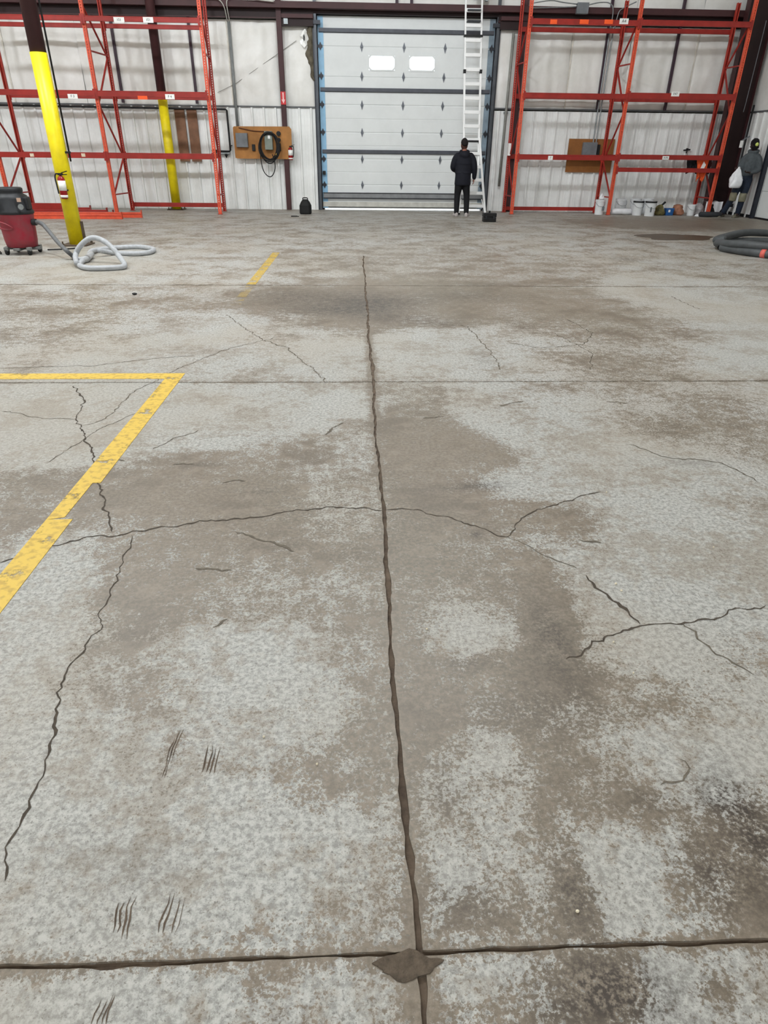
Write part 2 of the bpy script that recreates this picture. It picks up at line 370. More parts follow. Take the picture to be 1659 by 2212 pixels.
# cracks: irregular dirt-filled ribbons following the floor
def crack(pts, w=0.006, m=None, z=0.0012, jag=0.022):
    P = [G(*p) for p in pts]; path = []
    for i in range(len(P)-1):
        L_ = (P[i+1]-P[i]).length; k = max(2, int(L_/0.016))
        for q in range(k): path.append(P[i].lerp(P[i+1], q/k))
    path.append(P[-1])
    mb = MB(); L_, R_ = [], []
    n = len(path)
    for i, p in enumerate(path):
        t = (path[min(n-1, i+1)]-path[max(0, i-1)]).normalized(); s_ = Vector((-t.y, t.x, 0))
        p = p+s_*(jag*(mnoise.noise((p.x*11, p.y*11, 2.0))+0.55*mnoise.noise((p.x*32, p.y*32, 5.0))+0.32*mnoise.noise((p.x*85, p.y*85, 1.0))))
        h = w*0.5*(0.25+1.3*abs(mnoise.noise((p.x*16, p.y*16, 9.0)))+0.45*random.random())
        if i in (0, n-1): h *= 0.2
        L_.append(p+s_*h+Vector((0, 0, z))); R_.append(p-s_*h+Vector((0, 0, z)))
    mb.add(L_+R_, [(i, i+1, n+i+1, n+i) for i in range(n-1)])
    o = mb.build('crack', m or M_crack, floor)
    return o
crack([(828,1103),(745,1096),(640,1103),(565,1117),(490,1122),(440,1128),(340,1140),(270,1155),(190,1160),(115,1180),(60,1193),(0,1217)], 0.010)
crack([(160,833),(182,868),(166,905),(180,930),(186,952),(200,985),(204,1005),(214,1018),(210,1048),(222,1075),(228,1100),(236,1125),(240,1150)], 0.010)
crack([(290,1155),(270,1200),(262,1225),(250,1255),(228,1300),(212,1360),(185,1395),(140,1460),(122,1550),(108,1620),(80,1690),(55,1745),(20,1830),(0,1905)], 0.006)
crack([(166,905),(90,905),(40,893),(0,890)], 0.006, M_crack2)
crack([(180,920),(230,905),(258,875),(290,845),(330,826),(400,790),(480,758),(568,735),(640,722)], 0.008, M_crack2)
crack([(490,680),(530,710),(568,735),(620,752),(680,800),(705,826)], 0.010, M_crack2)
crack([(0,795),(200,790),(330,775),(420,768)], 0.008, M_crack2)
crack([(836,1100),(900,1103),(960,1115),(1010,1132),(1060,1150),(1095,1160),(1110,1142),(1140,1110),(1185,1092),(1215,1085),(1262,1070),(1300,1062)], 0.007)
crack([(1095,1160),(1140,1180),(1180,1200),(1245,1228)], 0.006, M_crack2)
crack([(1262,1243),(1300,1280),(1340,1310),(1388,1347)], 0.012)
crack([(1225,1425),(1275,1392),(1320,1370),(1388,1347),(1430,1350),(1480,1345),(1530,1340),(1570,1325),(1659,1312)], 0.008)
crack([(1475,1346),(1510,1380),(1540,1405),(1580,1432),(1630,1455)], 0.008, M_crack2)
crack([(1100,740),(1160,752),(1260,745),(1280,720),(1225,690)], 0.010, M_crack2)
crack([(930,698),(1010,705),(1060,760),(1085,800)], 0.012, M_crack2)
crack([(1200,720),(1280,765),(1275,800)], 0.008, M_crack2)
crack([(100,1000),(150,970),(210,930),(300,890)], 0.005, M_crack2)
crack([(330,970),(380,945),(430,930)], 0.008, M_crack2)
crack([(505,1150),(560,1165),(640,1190)], 0.010, M_crack2)
crack([(1430,1700),(1480,1690),(1490,1660),(1460,1640)], 0.006, M_crack2)
crack([(1360,960),(1430,985),(1560,1000),(1640,1040)], 0.010, M_crack2)
crack([(1450,640),(1480,655),(1510,668)], 0.012, M_crack2)
# dark marks scraped into the surface
for x, y, h, k in ((366,1640,90,2),(380,1612,70,2),(444,1640,62,2),(463,1645,60,2),(252,1985,70,2),(272,1985,100,2),(358,1975,90,2),(380,1980,80,2),(215,2190,60,2),(235,2185,70,2)):
    for i in range(k):
        dx = i*9-4+random.uniform(-3, 3)
        crack([(x+dx-h*0.12, y+h*0.45), (x+dx, y), (x+dx+h*0.16, y-h*0.5)], 0.0035, M_joint, jag=0.010).name = 'gouge'
for a, b in (((700,940),(742,912)),((915,905),(960,900)),((1080,878),(1130,866)),((1310,868),(1360,872)),((420,1003),(372,1003)),((240,998),(270,996)),((480,1042),(530,1040)),((420,1230),(500,1232)),((455,1352),(490,1335)),((1250,1170),(1300,1172))):
    m_ = ((a[0]+b[0])/2, (a[1]+b[1])/2-1)
    crack([a, m_, b], 0.014, M_crack2, jag=0.02).name = 'scuff'
# yellow floor lines
def paintmat(name, wear, amax=1.0):
    m = bpy.data.materials.new(name); m.use_nodes = True; N = m.node_tree.nodes; L = m.node_tree.links; b = N['Principled BSDF']
    b.inputs['Roughness'].default_value = 0.55
    g = N.new('ShaderNodeNewGeometry'); n = N.new('ShaderNodeTexNoise'); n.inputs['Scale'].default_value = 5; n.inputs['Detail'].default_value = 8; n.inputs['Roughness'].default_value = 0.72
    n2 = N.new('ShaderNodeTexNoise'); n2.inputs['Scale'].default_value = 30; n2.inputs['Detail'].default_value = 4
    L.new(g.outputs['Position'], n.inputs[0]); L.new(g.outputs['Position'], n2.inputs[0])
    c = N.new('ShaderNodeMix'); c.data_type = 'RGBA'; c.inputs[6].default_value = lin(196, 160, 62); c.inputs[7].default_value = lin(226, 190, 74)
    r2 = N.new('ShaderNodeMapRange'); r2.inputs[1].default_value = 0.36; r2.inputs[2].default_value = 0.52; L.new(n2.outputs['Fac'], r2.inputs[0])
    L.new(r2.outputs[0], c.inputs[0]); L.new(c.outputs[2], b.inputs['Base Color'])
    r = N.new('ShaderNodeMapRange'); r.inputs[1].default_value = wear-0.04; r.inputs[2].default_value = wear+0.04; L.new(n.outputs['Fac'], r.inputs[0])
    r.inputs[4].default_value = amax; L.new(r.outputs[0], b.inputs['Alpha']); return m
M_line = paintmat('worn_yellow_line', 0.40, 0.96); M_line2 = paintmat('faint_yellow_line', 0.50, 0.25)
def strip(poly, m): return MB().flat(poly, -0.001, 0.0022).build('painted_line', m, floor)
strip([(-1.335, 0.2), (-1.225, 0.2), (-1.225, 2.45), (-1.335, 2.45)], M_line)
strip([(-1.335, 2.45), (-1.265, 2.47), (-1.262, 2.80), (-1.335, 2.80)], M_line)
strip([(-1.335, 2.80), (-1.225, 2.80), (-1.225, 4.545), (-1.335, 4.545)], M_line)
strip([(-9.0, 4.42), (-1.335, 4.42), (-1.335, 4.545), (-9.0, 4.545)], M_line)
strip([(-1.31, 8.1), (-1.2, 8.1), (-1.2, 10.9), (-1.31, 10.9)], paintmat('worn_far_line', 0.42, 0.6)); strip([(-1.30, 6.9), (-1.2, 6.9), (-1.2, 8.0), (-1.30, 8.0)], M_line2)
# wet patch
M_wet = mat('wet_concrete', (68, 56, 36), 0.4, var=0.12, scale=3, spec=0.6)
pl = [(6.22+0.70*math.cos(a)*(1+0.16*math.sin(3*a+1)+0.08*math.sin(7*a)), 13.45+0.62*math.sin(a)*(1+0.14*math.cos(2*a)+0.08*math.sin(5*a))) for a in [2*math.pi*i/40 for i in range(40)]]
MB().flat(pl, -0.001, 0.003).build('wet_patch', M_wet, floor)
# dirt in the crossing of the near joints
pl = [(0.085+0.062*math.cos(a)*(1+0.14*math.sin(3*a+.4)+0.1*math.sin(7*a)), 0.668+0.024*math.sin(a)*(1+0.2*math.cos(4*a)+0.15*math.sin(6*a))) for a in [2*math.pi*i/26 for i in range(26)]]
MB().flat(pl, -0.012, 0.002).build('dirt_heap', mat('joint_dust', (98, 86, 73), 0.9, var=0.25, scale=40, bump=0.5), floor)
# small pale grit lying on the concrete
M_grit = mat('pale_grit', (235, 225, 200), 0.5)
for px, py in ((570,1593),(922,1360),(1342,1277),(1330,1262),(1541,1183),(1325,1388),(1368,1455),(1247,1970),(1310,1064),(685,1652)):
    c = G(px, py); r_ = 0.0022+0.0018*random.random()
    MB().ball((c.x, c.y, 0.003), r_*1.3, r_, 0.004, 6, 4).build('grit', M_grit, floor)

# ------------------------------------------------------------------ far wall
def insul_mat():
    m = mat('vinyl_insulation', (240, 239, 236), 0.45, var=0.05, scale=1.3, dirt=(222, 220, 214), bump=0.15); return m
M_ins = insul_mat()
M_stud = mat('dark_purlin', (58, 38, 52), 0.5)
M_flash = mat('grey_flashing', (96, 98, 100), 0.5)
LT = 2.38
wall = struct('wall_back', MB().box(-14, -1.02, YW+0.14, YW+0.3, -0.05, 9).box(3.66, XR+0.3, YW+0.14, YW+0.3, -0.05, 9).box(-1.02, 3.66, YW+0.14, YW+0.3, 4.36, 9), mat('wall_backing', (150, 148, 142), 0.7))
# corrugated liner panels, 0.915 m wide with three ribs each
def liner_mesh(w=0.915, h=LT, lead=0.155):
    prof = []
    x = 0
    prof.append((0, 0))
    for k in range(3):
        c = lead+k*0.305
        prof += [(c-0.034, 0), (c-0.020, -0.042), (c+0.020, -0.042), (c+0.034, 0)]
        for mm in (0.115, 0.19):
            if c+mm+0.02 < w: prof += [(c+mm-0.012, 0), (c+mm, -0.004), (c+mm+0.012, 0)]
    prof.append((w, 0))
    prof = sorted(set(prof))
    mb = MB(); n = len(prof)
    vs_ = [(x, y, z) for z in (0, h) for x, y in prof]
    vs_ += [(x, y+0.004, z) for z in (0, h) for x, y in prof]
    fs = [(i, i+1, n+i+1, n+i) for i in range(n-1)]+[(2*n+i+1, 2*n+i, 3*n+i, 3*n+i+1) for i in range(n-1)]
    fs += [(n+i, n+i+1, 3*n+i+1, 3*n+i) for i in range(n-1)]+[(i+1, i, 2*n+i, 2*n+i+1) for i in range(n-1)]
    mb.add(vs_, fs); me = mb.mesh('liner_panel'); me.materials.append(M_liner); return me
LM = liner_mesh()
def liner_run(xs, parent, Y=YW, rot=0):
    for x in xs: o = link('liner_panel', LM, parent); o.location = (x, Y, 0.0); o.rotation_euler = (0, 0, rot)
liner_run([-0.98-0.915*(k+1)-0.0 for k in range(14)], wall)
liner_run([3.62+0.915*k for k in range(7)], wall)
MB().box(-14, -0.98, YW-0.035, YW+0.03, LT, LT+0.035).build('liner_cap', M_flash, wall); MB().box(3.62, XR, YW-0.035, YW+0.03, LT+0.03, LT+0.065).build('liner_cap', M_flash, wall)
def sheet(x0, x1, z0, z1, seed, amp=0.038, parent=wall, Y=YW+0.03, step=0.06, tear=None):
    nx = max(4, int((x1-x0)/step)); nz = max(4, int((z1-z0)/step)); vs_ = []; fs = []
    for j in range(nz+1):
        for i in range(nx+1):
            u = i/nx; v = j/nz; x = x0+u*(x1-x0); z = z0+v*(z1-z0)
            bul = (math.sin(math.pi*u)**0.5)*(math.sin(math.pi*v)**0.5)
            d = bul*amp*1.6+amp*0.9*mnoise.noise((x*2.2+seed*7, z*0.9, seed))+amp*0.55*mnoise.noise((x*7+seed*3, z*2.1+x*1.5, seed+4))
            d += amp*0.45*mnoise.noise((x*13+z*6, z*5, seed+9))*bul
            vs_.append((x, Y-d, z))
    w = nx+1
    fs = [(j*w+i, j*w+i+1, (j+1)*w+i+1, (j+1)*w+i) for j in range(nz) for i in range(nx)]
    if tear: fs = [f for f in fs if not tear(sum(vs_[k][0] for k in f)/4, sum(vs_[k][2] for k in f)/4)]
    return MB().add(vs_, fs).build('insulation_sheet', M_ins, parent, smooth=True)
studs = [-13.1, -11.3, -9.5, -7.7, -5.88, -4.02, 6.34, 8.14]
edges_l = [-14, -12.2, -10.4, -8.6, -6.8, -5.0, -3.1, -1.9, -0.98]
tearf = lambda x, z: x > -1.06 and 3.4 < z < 4.05
for i in range(len(edges_l)-1): sheet(edges_l[i], edges_l[i+1], LT+0.02, 4.2, i+1, tear=tearf if i == 7 else None)
edges_r = [3.62, 4.15, 5.5, 7.0, 8.7, XR]
for i in range(len(edges_r)-1): sheet(edges_r[i], edges_r[i+1], LT+0.05, 4.2, i+20)
edges_t = [-14, -11.5, -9, -6.8, -5, -3.1, -0.98, 1.23, 3.62, 5.5, 7.0, 8.7, XR]
for i in range(len(edges_t)-1): sheet(edges_t[i], edges_t[i+1], 4.40, 9.0, i+40, step=0.16)
for x in studs:
    MB().box(x-0.03, x+0.03, YW-0.10, YW-0.03, 2.44, 8).build('wall_stud', M_stud, wall)
for x in (1.05, 1.41): MB().box(x-0.035, x+0.035, YW-0.06, YW+0.0, 4.45, 8).build('wall_stud', M_stud, wall)
for x in (-8.6, -5.0, -3.12, 5.5, 8.7, 4.15): MB().box(x-0.016, x+0.016, YW-0.002, YW+0.012, LT+0.05, 4.2).build('seam_tape', mat('seam_tape', (224, 219, 208), 0.5), wall)
# girts: a wide channel with an upper flange standing proud
g1 = MB()
for x0, x1 in ((-14, XR-0.2),): g1.box(x0, x1, YW-0.30, YW-0.05, 4.40, 4.53)
g1.build('girt_flange', M_maroon, wall, bevel=0.006)
MB().box(-14, -0.98, YW-0.12, YW-0.05, 4.215, 4.40).box(3.55, XR-0.2, YW-0.12, YW-0.05, 4.215, 4.40).box(-0.98, 3.55, YW-0.10, YW+0.02, 4.33, 4.40).build('girt_web', M_maroon_shade, wall)
MB().box(-14, -0.98, YW-0.15, YW-0.12, 4.215, 4.235).box(3.55, XR-0.2, YW-0.15, YW-0.12, 4.215, 4.235).build('girt_lip', M_maroon, wall)
MB().box(-1.75, -0.99, YW-0.22, YW-0.14, 4.22, 4.30).box(3.60, 4.25, YW-0.22, YW-0.14, 4.25, 4.33).build('header_flange', M_maroon, wall)
MB().box(-1.75, -0.99, YW-0.16, YW-0.06, 4.07, 4.22).box(3.60, 4.25, YW-0.16, YW-0.06, 4.08, 4.25).build('header_web', M_maroon_shade, wall)
MB().box(-1.70, -1.60, YW-0.20, YW-0.16, 4.10, 4.21).build('header_clip', M_galv, wall)
# torn insulation beside the door
tm = MB(); pts_ = []
M_fib = mat('torn_fibreglass', (112, 104, 88), 0.9, var=0.25, scale=9, bump=0.6)
rows = []
for j in range(24):
    z = 4.12-j*1.12/23; w = 0.13+0.03*math.sin(j*0.7)+(0.05 if 5 < j < 16 else 0)-(0.09*max(0, (j-16)/7))
    rows.append([(-1.0-w*u+0.012*math.sin(j*1.3+u*9), YW-0.03-0.06*math.sin(u*math.pi)*(1+0.4*math.sin(j*0.9+3*u)), z-0.05*u) for u in [k/7 for k in range(8)]])
vs_ = [p for r in rows for p in r]; MB().add(vs_, [(j*8+i, j*8+i+1, (j+1)*8+i+1, (j+1)*8+i) for j in range(23) for i in range(7)]).build('torn_insulation', M_fib, wall, smooth=True)
M_shiny = mat('glossy_vinyl_flap', (255, 255, 252), 0.15, var=0.0, spec=0.7)
fl = MB()
rows = []
for j in range(10):
    z = 4.00-j*0.32/9
    w = 0.10+0.10*math.sin(j/9*math.pi)+0.02*math.sin(j*2.2)
    rows.append([(-1.14-w*u-0.02*math.sin(j), YW-0.02-0.09*math.sin(u*2.4)*(0.6+0.4*math.sin(j*0.8)), z-0.03*math.cos(u*5+j)) for u in [k/8 for k in range(9)]])
vs_ = [p for r in rows for p in r]
fl.add(vs_, [(j*9+i, j*9+i+1, (j+1)*9+i+1, (j+1)*9+i) for j in range(9) for i in range(8)]).build('loose_vinyl_flap', M_shiny, wall, smooth=True)
MB().prism([(-1.245, 3.79), (-1.215, 3.78), (-1.205, 3.86), (-1.225, 3.92), (-1.245, 3.88)], YW-0.13, YW-0.12).build('tear_hole', M_black, wall)

# ------------------------------------------------------------------ other walls, ceiling
wr = struct('wall_right', MB().box(XR+0.14, XR+0.3, -18, YW+0.3, -0.05, 9), mat('wall_backing2', (150, 148, 142), 0.7))
for k in range(2):
    o = link('liner_panel', LM, wr); o.location = (XR, YW-0.02-0.915*k, 0); o.rotation_euler = (0, 0, -math.pi/2)
MB().box(XR-0.03, XR+0.05, 17.9, YW, LT, LT+0.04).build('liner_cap', M_flash, wr)
def sheet_side(y0, y1, z0, z1, seed):
    nx = int((y1-y0)/0.12); nz = int((z1-z0)/0.12); vs_ = []
    for j in range(nz+1):
        for i in range(nx+1):
            u = i/nx; v = j/nz; y = y0+u*(y1-y0); z = z0+v*(z1-z0)
            d = 0.05*(math.sin(math.pi*u)*math.sin(math.pi*v))**0.5+0.025*mnoise.noise((y*2.2, z*0.9, seed))+0.012*mnoise.noise((y*7, z*2, seed))
            vs_.append((XR+0.06-d, y, z))
    w = nx+1
    MB().add(vs_, [(j*w+i, j*w+i+1, (j+1)*w+i+1, (j+1)*w+i) for j in range(nz) for i in range(nx)]).build('insulation_sheet', M_ins, wr, smooth=True)
sheet_side(17.9, YW, LT+0.03, 8, 3.3); sheet_side(8, 17.9, 3.2, 8, 5.3); sheet_side(-18, 8, 0, 8, 6.3)
MB().box(XR-0.02, XR+0.02, 17.94, YW, 0, 0.07).build('base_angle', M_rubber, wr)
# second, closed overhead door in the right wall: white leaf with a dark track at its edge
d2 = estruct('door_2', (XR, 15.5, 0))
for k in range(5): MB().box(0.02, 0.07, -2.35, 2.42, 0.02+0.62*k, 0.02+0.62*(k+1)-0.006).build('door_section', M_door, d2, bevel=0.005)
MB().box(-0.10, 0.03, 2.40, 2.49, 0, 3.15).build('door_track', mat('blue_black_steel', (36, 40, 50), 0.4), d2)
MB().box(-0.02, 0.02, -2.4, 2.4, 0, 0.04).build('bottom_seal', M_rubber, d2)
struct('wall_left', MB().box(-14.2, -14, -18, YW+0.3, -0.05, 9), mat('wall_left_vinyl', (205, 202, 194), 0.6))
struct('wall_front', MB().box(-14.2, XR+0.3, -18.2, -18, -0.05, 9), mat('wall_front_vinyl', (205, 202, 194), 0.6))
struct('ceiling', MB().box(-14.2, XR+0.3, -18.2, YW+0.3, 9, 9.2), mat('ceiling_vinyl', (205, 202, 194), 0.6))

# ------------------------------------------------------------------ roll-up door
door = estruct('door_1', (1.30, YW+0.06, 0))
DX0, DX1 = -2.20, 2.22      # leaf edges relative to the door's middle
SECH = 0.617
for k in range(7):
    z0 = 0.035 if k == 0 else k*SECH; z1 = (k+1)*SECH
    mb = MB()
    zz = [z0, z0+0.02, (z0+z1)/2-0.012, (z0+z1)/2, (z0+z1)/2+0.012, z1-0.02, z1]
    yy = [0.012, 0.0, 0.0, 0.007, 0.0, 0.0, 0.012]
    win = [(-0.93, -0.27), (0.09, 0.75)] if k == 5 else []
    if win:
        zw0, zw1 = 3.225, 3.535
        xs = [DX0]+[v for w in win for v in w]+[DX1]
        for i in range(0, len(xs), 2): mb.box(xs[i], xs[i+1], 0.0, 0.05, z0, z1)
        for w in win: mb.box(w[0], w[1], 0, 0.05, z0, zw0); mb.box(w[0], w[1], 0, 0.05, zw1, z1)
        s_ = mb.build('door_section', M_door, door)
        for w in win:
            fr = MB(); c = 0.05
            def octo(x0, x1, a, b, c): return [(x0+c, a), (x1-c, a), (x1, a+c), (x1, b-c), (x1-c, b), (x0+c, b), (x0, b-c), (x0, a+c)]
            o1 = octo(w[0]-0.02, w[1]+0.02, zw0-0.02, zw1+0.02, 0.06); o2 = octo(w[0]+0.012, w[1]-0.012, zw0+0.012, zw1-0.012, 0.06)
            vs_ = [(x, -0.012, z) for x, z in o1]+[(x, -0.012, z) for x, z in o2]+[(x, 0.0, z) for x, z in o1]+[(x, 0.03, z) for x, z in o2]
            fr.add(vs_, [(i, (i+1) % 8, 8+(i+1) % 8, 8+i) for i in range(8)]+[(i, 16+i, 16+(i+1) % 8, (i+1) % 8) for i in range(8)]+[(8+i, 8+(i+1) % 8, 24+(i+1) % 8, 24+i) for i in range(8)])
            fr.build('window_frame', M_door, s_)
            pm = MATS.get('pane')
            if not pm:
                pm = bpy.data.materials.new('pane'); pm.use_nodes = True; b = pm.node_tree.nodes['Principled BSDF']
                b.inputs['Base Color'].default_value = (0.95, 0.98, 1, 1); b.inputs['Roughness'].default_value = 0.25
                b.inputs['Transmission Weight'].default_value = 0.9; b.inputs['Alpha'].default_value = 1; MATS['pane'] = pm
            MB().box(w[0]+0.0, w[1]-0.0, 0.022, 0.028, zw0, zw1).build('window_pane', pm, s_)
    else:
        n = len(zz); vs_ = [(x, y, z) for x in (DX0, DX1) for z, y in zip(zz, yy)]+[(x, 0.05, z) for x in (DX0, DX1) for z in (z0, z1)]
        mb.add(vs_, [(i, n+i, n+i+1, i+1) for i in range(n-1)]+[(2*n, 2*n+1, 2*n+3, 2*n+2), (0, 2*n, 2*n+2, n), (n-1, 2*n-1, 2*n+3, 2*n+1), tuple(range(n))+(2*n+1, 2*n), tuple(range(2*n-1, n-1, -1))+(2*n+2, 2*n+3)])
        s_ = mb.build('door_section', M_door, door)
    # galvanised end stiles, bluish daylight painted into their colour
    MB().box(DX0, DX0+0.14, -0.012, -0.001, z0+0.01, z1-0.01).build('end_stile', M_stile_tint, door)
    MB().box(DX1-0.14, DX1, -0.012, -0.001, z0+0.01, z1-0.01).build('end_stile', mat('stile_grey_daylight', (140, 158, 172), 0.35), door)
# hinges on the section joints, roller brackets at the ends
hm = MB().prism([(0, -0.11), (0.022, -0.045), (0.038, 0), (0.022, 0.045), (0, 0.11), (-0.022, 0.045), (-0.038, 0), (-0.022, -0.045)], -0.014, -0.001).box(-0.03, 0.03, -0.03, -0.012, -0.012, 0.012).mesh('hinge'); hm.materials.append(mat('hinge_steel', (112, 116, 124), 0.45, 0.3))
rm = MB().prism([(-0.08, -0.03), (0.05, -0.03), (0.05, 0.03), (-0.08, 0.03)], -0.03, -0.012).prism([(0.0, -0.09), (0.03, -0.03), (0.03, 0.03), (0.0, 0.09), (-0.03, 0.03), (-0.03, -0.03)], -0.035, -0.012).mesh('roller_bracket'); rm.materials.append(M_steel)
for k in range(1, 7):
    for x in (-1.11, -0.045, 0.99): o = link('hinge', hm, door); o.location = (x, 0, k*SECH)
    for x in (DX0+0.06, DX1-0.06): o = link('roller_bracket', rm, door); o.location = (x, 0, k*SECH); o.scale = (1 if x < 0 else -1, 1, 1)
# strut rails stiffening the door
for z, h in ((1.415, 0.075), (2.80, 0.075), (4.03, 0.075)):
    MB().add([(x, y, z_) for x in (DX0+0.03, DX1-0.03) for y, z_ in ((0, z-h/2-0.02), (-0.06, z-h/2), (-0.06, z+h/2), (0, z+h/2+0.004))],
             [(0, 1, 5, 4), (1, 2, 6, 5), (2, 3, 7, 6), (0, 3, 2, 1), (4, 5, 6, 7)]).build('strut_rail', mat('shaded_strut_steel', (84, 86, 94), 0.45, 0.2), door)  # dark grey carries the shade on the struts' undersides
MB().box(DX0+0.02, DX1-0.02, -0.07, -0.002, 0.30, 0.43).build('strut_rail', mat('bottom_strut', (142, 144, 146), 0.45), door, bevel=0.01)
MB().box(DX0+0.01, DX1-0.01, -0.09, -0.07, 0.415, 0.43).box(DX0+0.01, DX1-0.01, -0.09, -0.07, 0.28, 0.30).build('strut_lip', M_steel, door)
MB().box(DX0, DX1, -0.02, 0.05, 0.072, 0.20).build('bottom_rail', mat('bottom_rail_paint', (206, 204, 196), 0.5), door, bevel=0.008)
MB().box(DX0, DX1, 0.0, 0.04, 0.055, 0.072).build('bottom_seal', M_white, door)
MB().box(DX0+0.02, DX0+0.10, -0.10, -0.012, 0.86, 0.95).build('door_lock', M_black, door, bevel=0.01)
# tracks and jamb angles either side
for sx, x in ((-1, DX0-0.05), (1, DX1+0.05)):
    MB().box(x-0.035, x+0.03, -0.16, -0.14, 0.0, 5.2).box(x-0.035, x-0.02, -0.14, -0.05, 0, 5.2).box(x+0.015, x+0.03, -0.14, -0.05, 0, 5.2).build('door_track', mat('track_steel', (88, 92, 98), 0.4, 0.5), door)
    xa = x+sx*0.07
    MB().box(min(xa, xa-sx*0.05), max(xa, xa-sx*0.05), -0.12, 0.05, 0.0, 4.5).build('jamb_angle', M_steel, door)
    MB().box(x+(-sx)*0.02-0.11, x-sx*0.02+0.11, -0.2, -0.1, 4.12, 4.20).build('shaft_bracket', M_steel, door)
struct('daylight_stop', MB().box(-1.02, -0.86, YW+0.10, YW+0.28, 0, 4.4).box(3.50, 3.66, YW+0.10, YW+0.28, 0, 4.4), M_maroon_shade)  # backing added behind the leaf edges to block daylight leaks
struct('trim_1', MB().box(-1.3, 4.0, YW+0.1, YW+0.4, 4.32, 4.42), M_maroon_shade)
# bright ground plane added outside so daylight shows under the door
struct('outside_plane', MB().box(-14, 10.6, YW+0.5, YW+30, -0.12, -0.06), mat('outside_bright_ground', (235, 238, 240), 0.7))

# ------------------------------------------------------------------ columns
M_base = mat('dirty_base_plate', (88, 74, 60), 0.7)
def column(loc, r, zp, label, top=8.0):
    t = thing('support_column', label, 'column', loc)
    MB().lathe([(r, 0.015), (r, zp)], n=28).build('yellow_guard', M_yellow, t, smooth=True)
    MB().lathe([(r-0.006, zp), (r-0.006, top)], n=28).build('shaft', M_maroon, t, smooth=True)
    MB().box(-0.21, 0.21, -0.21, 0.21, 0, 0.018).build('base_plate', M_base, t)
    for sx in (-1, 1):
        for sy in (-1, 1): MB().lathe([(0.022, 0.018), (0.022, 0.04), (0.012, 0.04), (0.012, 0.07)], (sx*0.17, sy*0.17, 0), 6).build('anchor_bolt', M_base, t)
    return t
c1 = column((-4.62, 11.72, 0), 0.118, 2.62, 'yellow column with maroon top carrying a fire extinguisher, nearest the camera')
MB().tube([(0.165, -0.02, 8), (0.165, -0.02, 1.22)], 0.014, 8).build('conduit', M_rubber, c1, smooth=True)
MB().box(0.11, 0.185, -0.04, 0.0, 1.33, 1.36).build('conduit_clip', M_rubber, c1)
MB().box(0.11, 0.15, -0.02, 0.02, 0.02, 0.36).build('base_angle', M_base, c1)
column((-4.80, 19.32, 0), 0.115, 2.66, 'yellow column with maroon top standing behind the left rack against the wall')
t = thing('wall_column', 'maroon wall column behind the plywood panel left of the big door', 'column', (-1.82, 19.62, 0))
MB().box(-0.062, 0.062, -0.07, -0.06, 0, 9).build('flange', M_maroon, t); MB().box(-0.005, 0.005, -0.06, 0.05, 0, 8).build('web', M_maroon, t)
MB().box(-0.062, 0.062, 0.05, 0.06, 0, 9).build('flange', M_maroon, t)
# clamps where the column meets the girt
for z in (4.42, 4.49): MB().box(-0.17, 0.15, -0.085, -0.07, z, z+0.022).build('conduit_clamp', M_galv, t)
t = thing('wall_column', 'maroon wall column inside the left frame of the right rack', 'column', (4.20, 19.62, 0))
MB().box(-0.062, 0.062, -0.07, -0.06, 0, 9).build('flange', M_maroon, t); MB().box(-0.005, 0.005, -0.06, 0.05, 0, 9).build('web', M_maroon, t)
MB().box(-0.062, 0.062, 0.05, 0.06, 0, 9).build('flange', M_maroon, t)
t = thing('conduit', 'grey conduit on the wall between the big door and the right rack', 'conduit', (3.94, YW-0.10, 0.62))
MB().tube([(-0.02, 0, 0), (0.02, 0, 3.4)], 0.034, 8).build('pipe', mat('conduit_dark_grey', (146, 146, 140), 0.5), t, smooth=True); MB().box(-0.06, 0.06, -0.01, 0.06, 1.7, 1.74).build('strap', M_galv, t)
t = thing('frame_column', 'broad shaded maroon building frame column in the right corner', 'column', (9.92, 19.32, 0))
MB().prism([(-0.29, 0), (0.28, 0), (0.30, 8), (-0.36, 8)], -0.006, 0.006).build('web', M_maroon_shade, t)
MB().prism([(-0.305, 0), (-0.29, 0), (-0.36, 8), (-0.375, 8)], -0.1, 0.1).build('flange', M_maroon, t); MB().prism([(0.28, 0), (0.295, 0), (0.315, 8), (0.30, 8)], -0.1, 0.1).build('flange', M_maroon, t)
MB().box(-0.36, 0.32, -0.13, 0.13, 0, 0.02).build('base_plate', M_maroon_shade, t)
MB().tube([(0.12, -0.14, 4.3), (0.10, -0.14, 2.6), (0.09, -0.14, 2.4)], 0.009, 6).build('conduit', M_grey, t)
t = thing('standpipe', 'thin dark pipe with a white tag running up beside the frame column', 'pipe', (10.12, 18.95, 0))
MB().tube([(0.02, 0, 0.28), (0.06, 0.1, 2.55)], 0.024, 8).build('pipe', M_rubber, t, smooth=True)
MB().box(-0.05, 0.08, -0.05, 0.05, 0.2, 0.28).build('foot_bracket', M_rubber, t)
MB().box(-0.15, -0.07, -0.06, -0.05, 1.60, 1.76).build('tag', M_paper, t); MB().bar((-0.10, -0.04, 1.76), (0.10, 0.02, 1.86), 0.03, 0.02).build('bracket', M_grey, t)

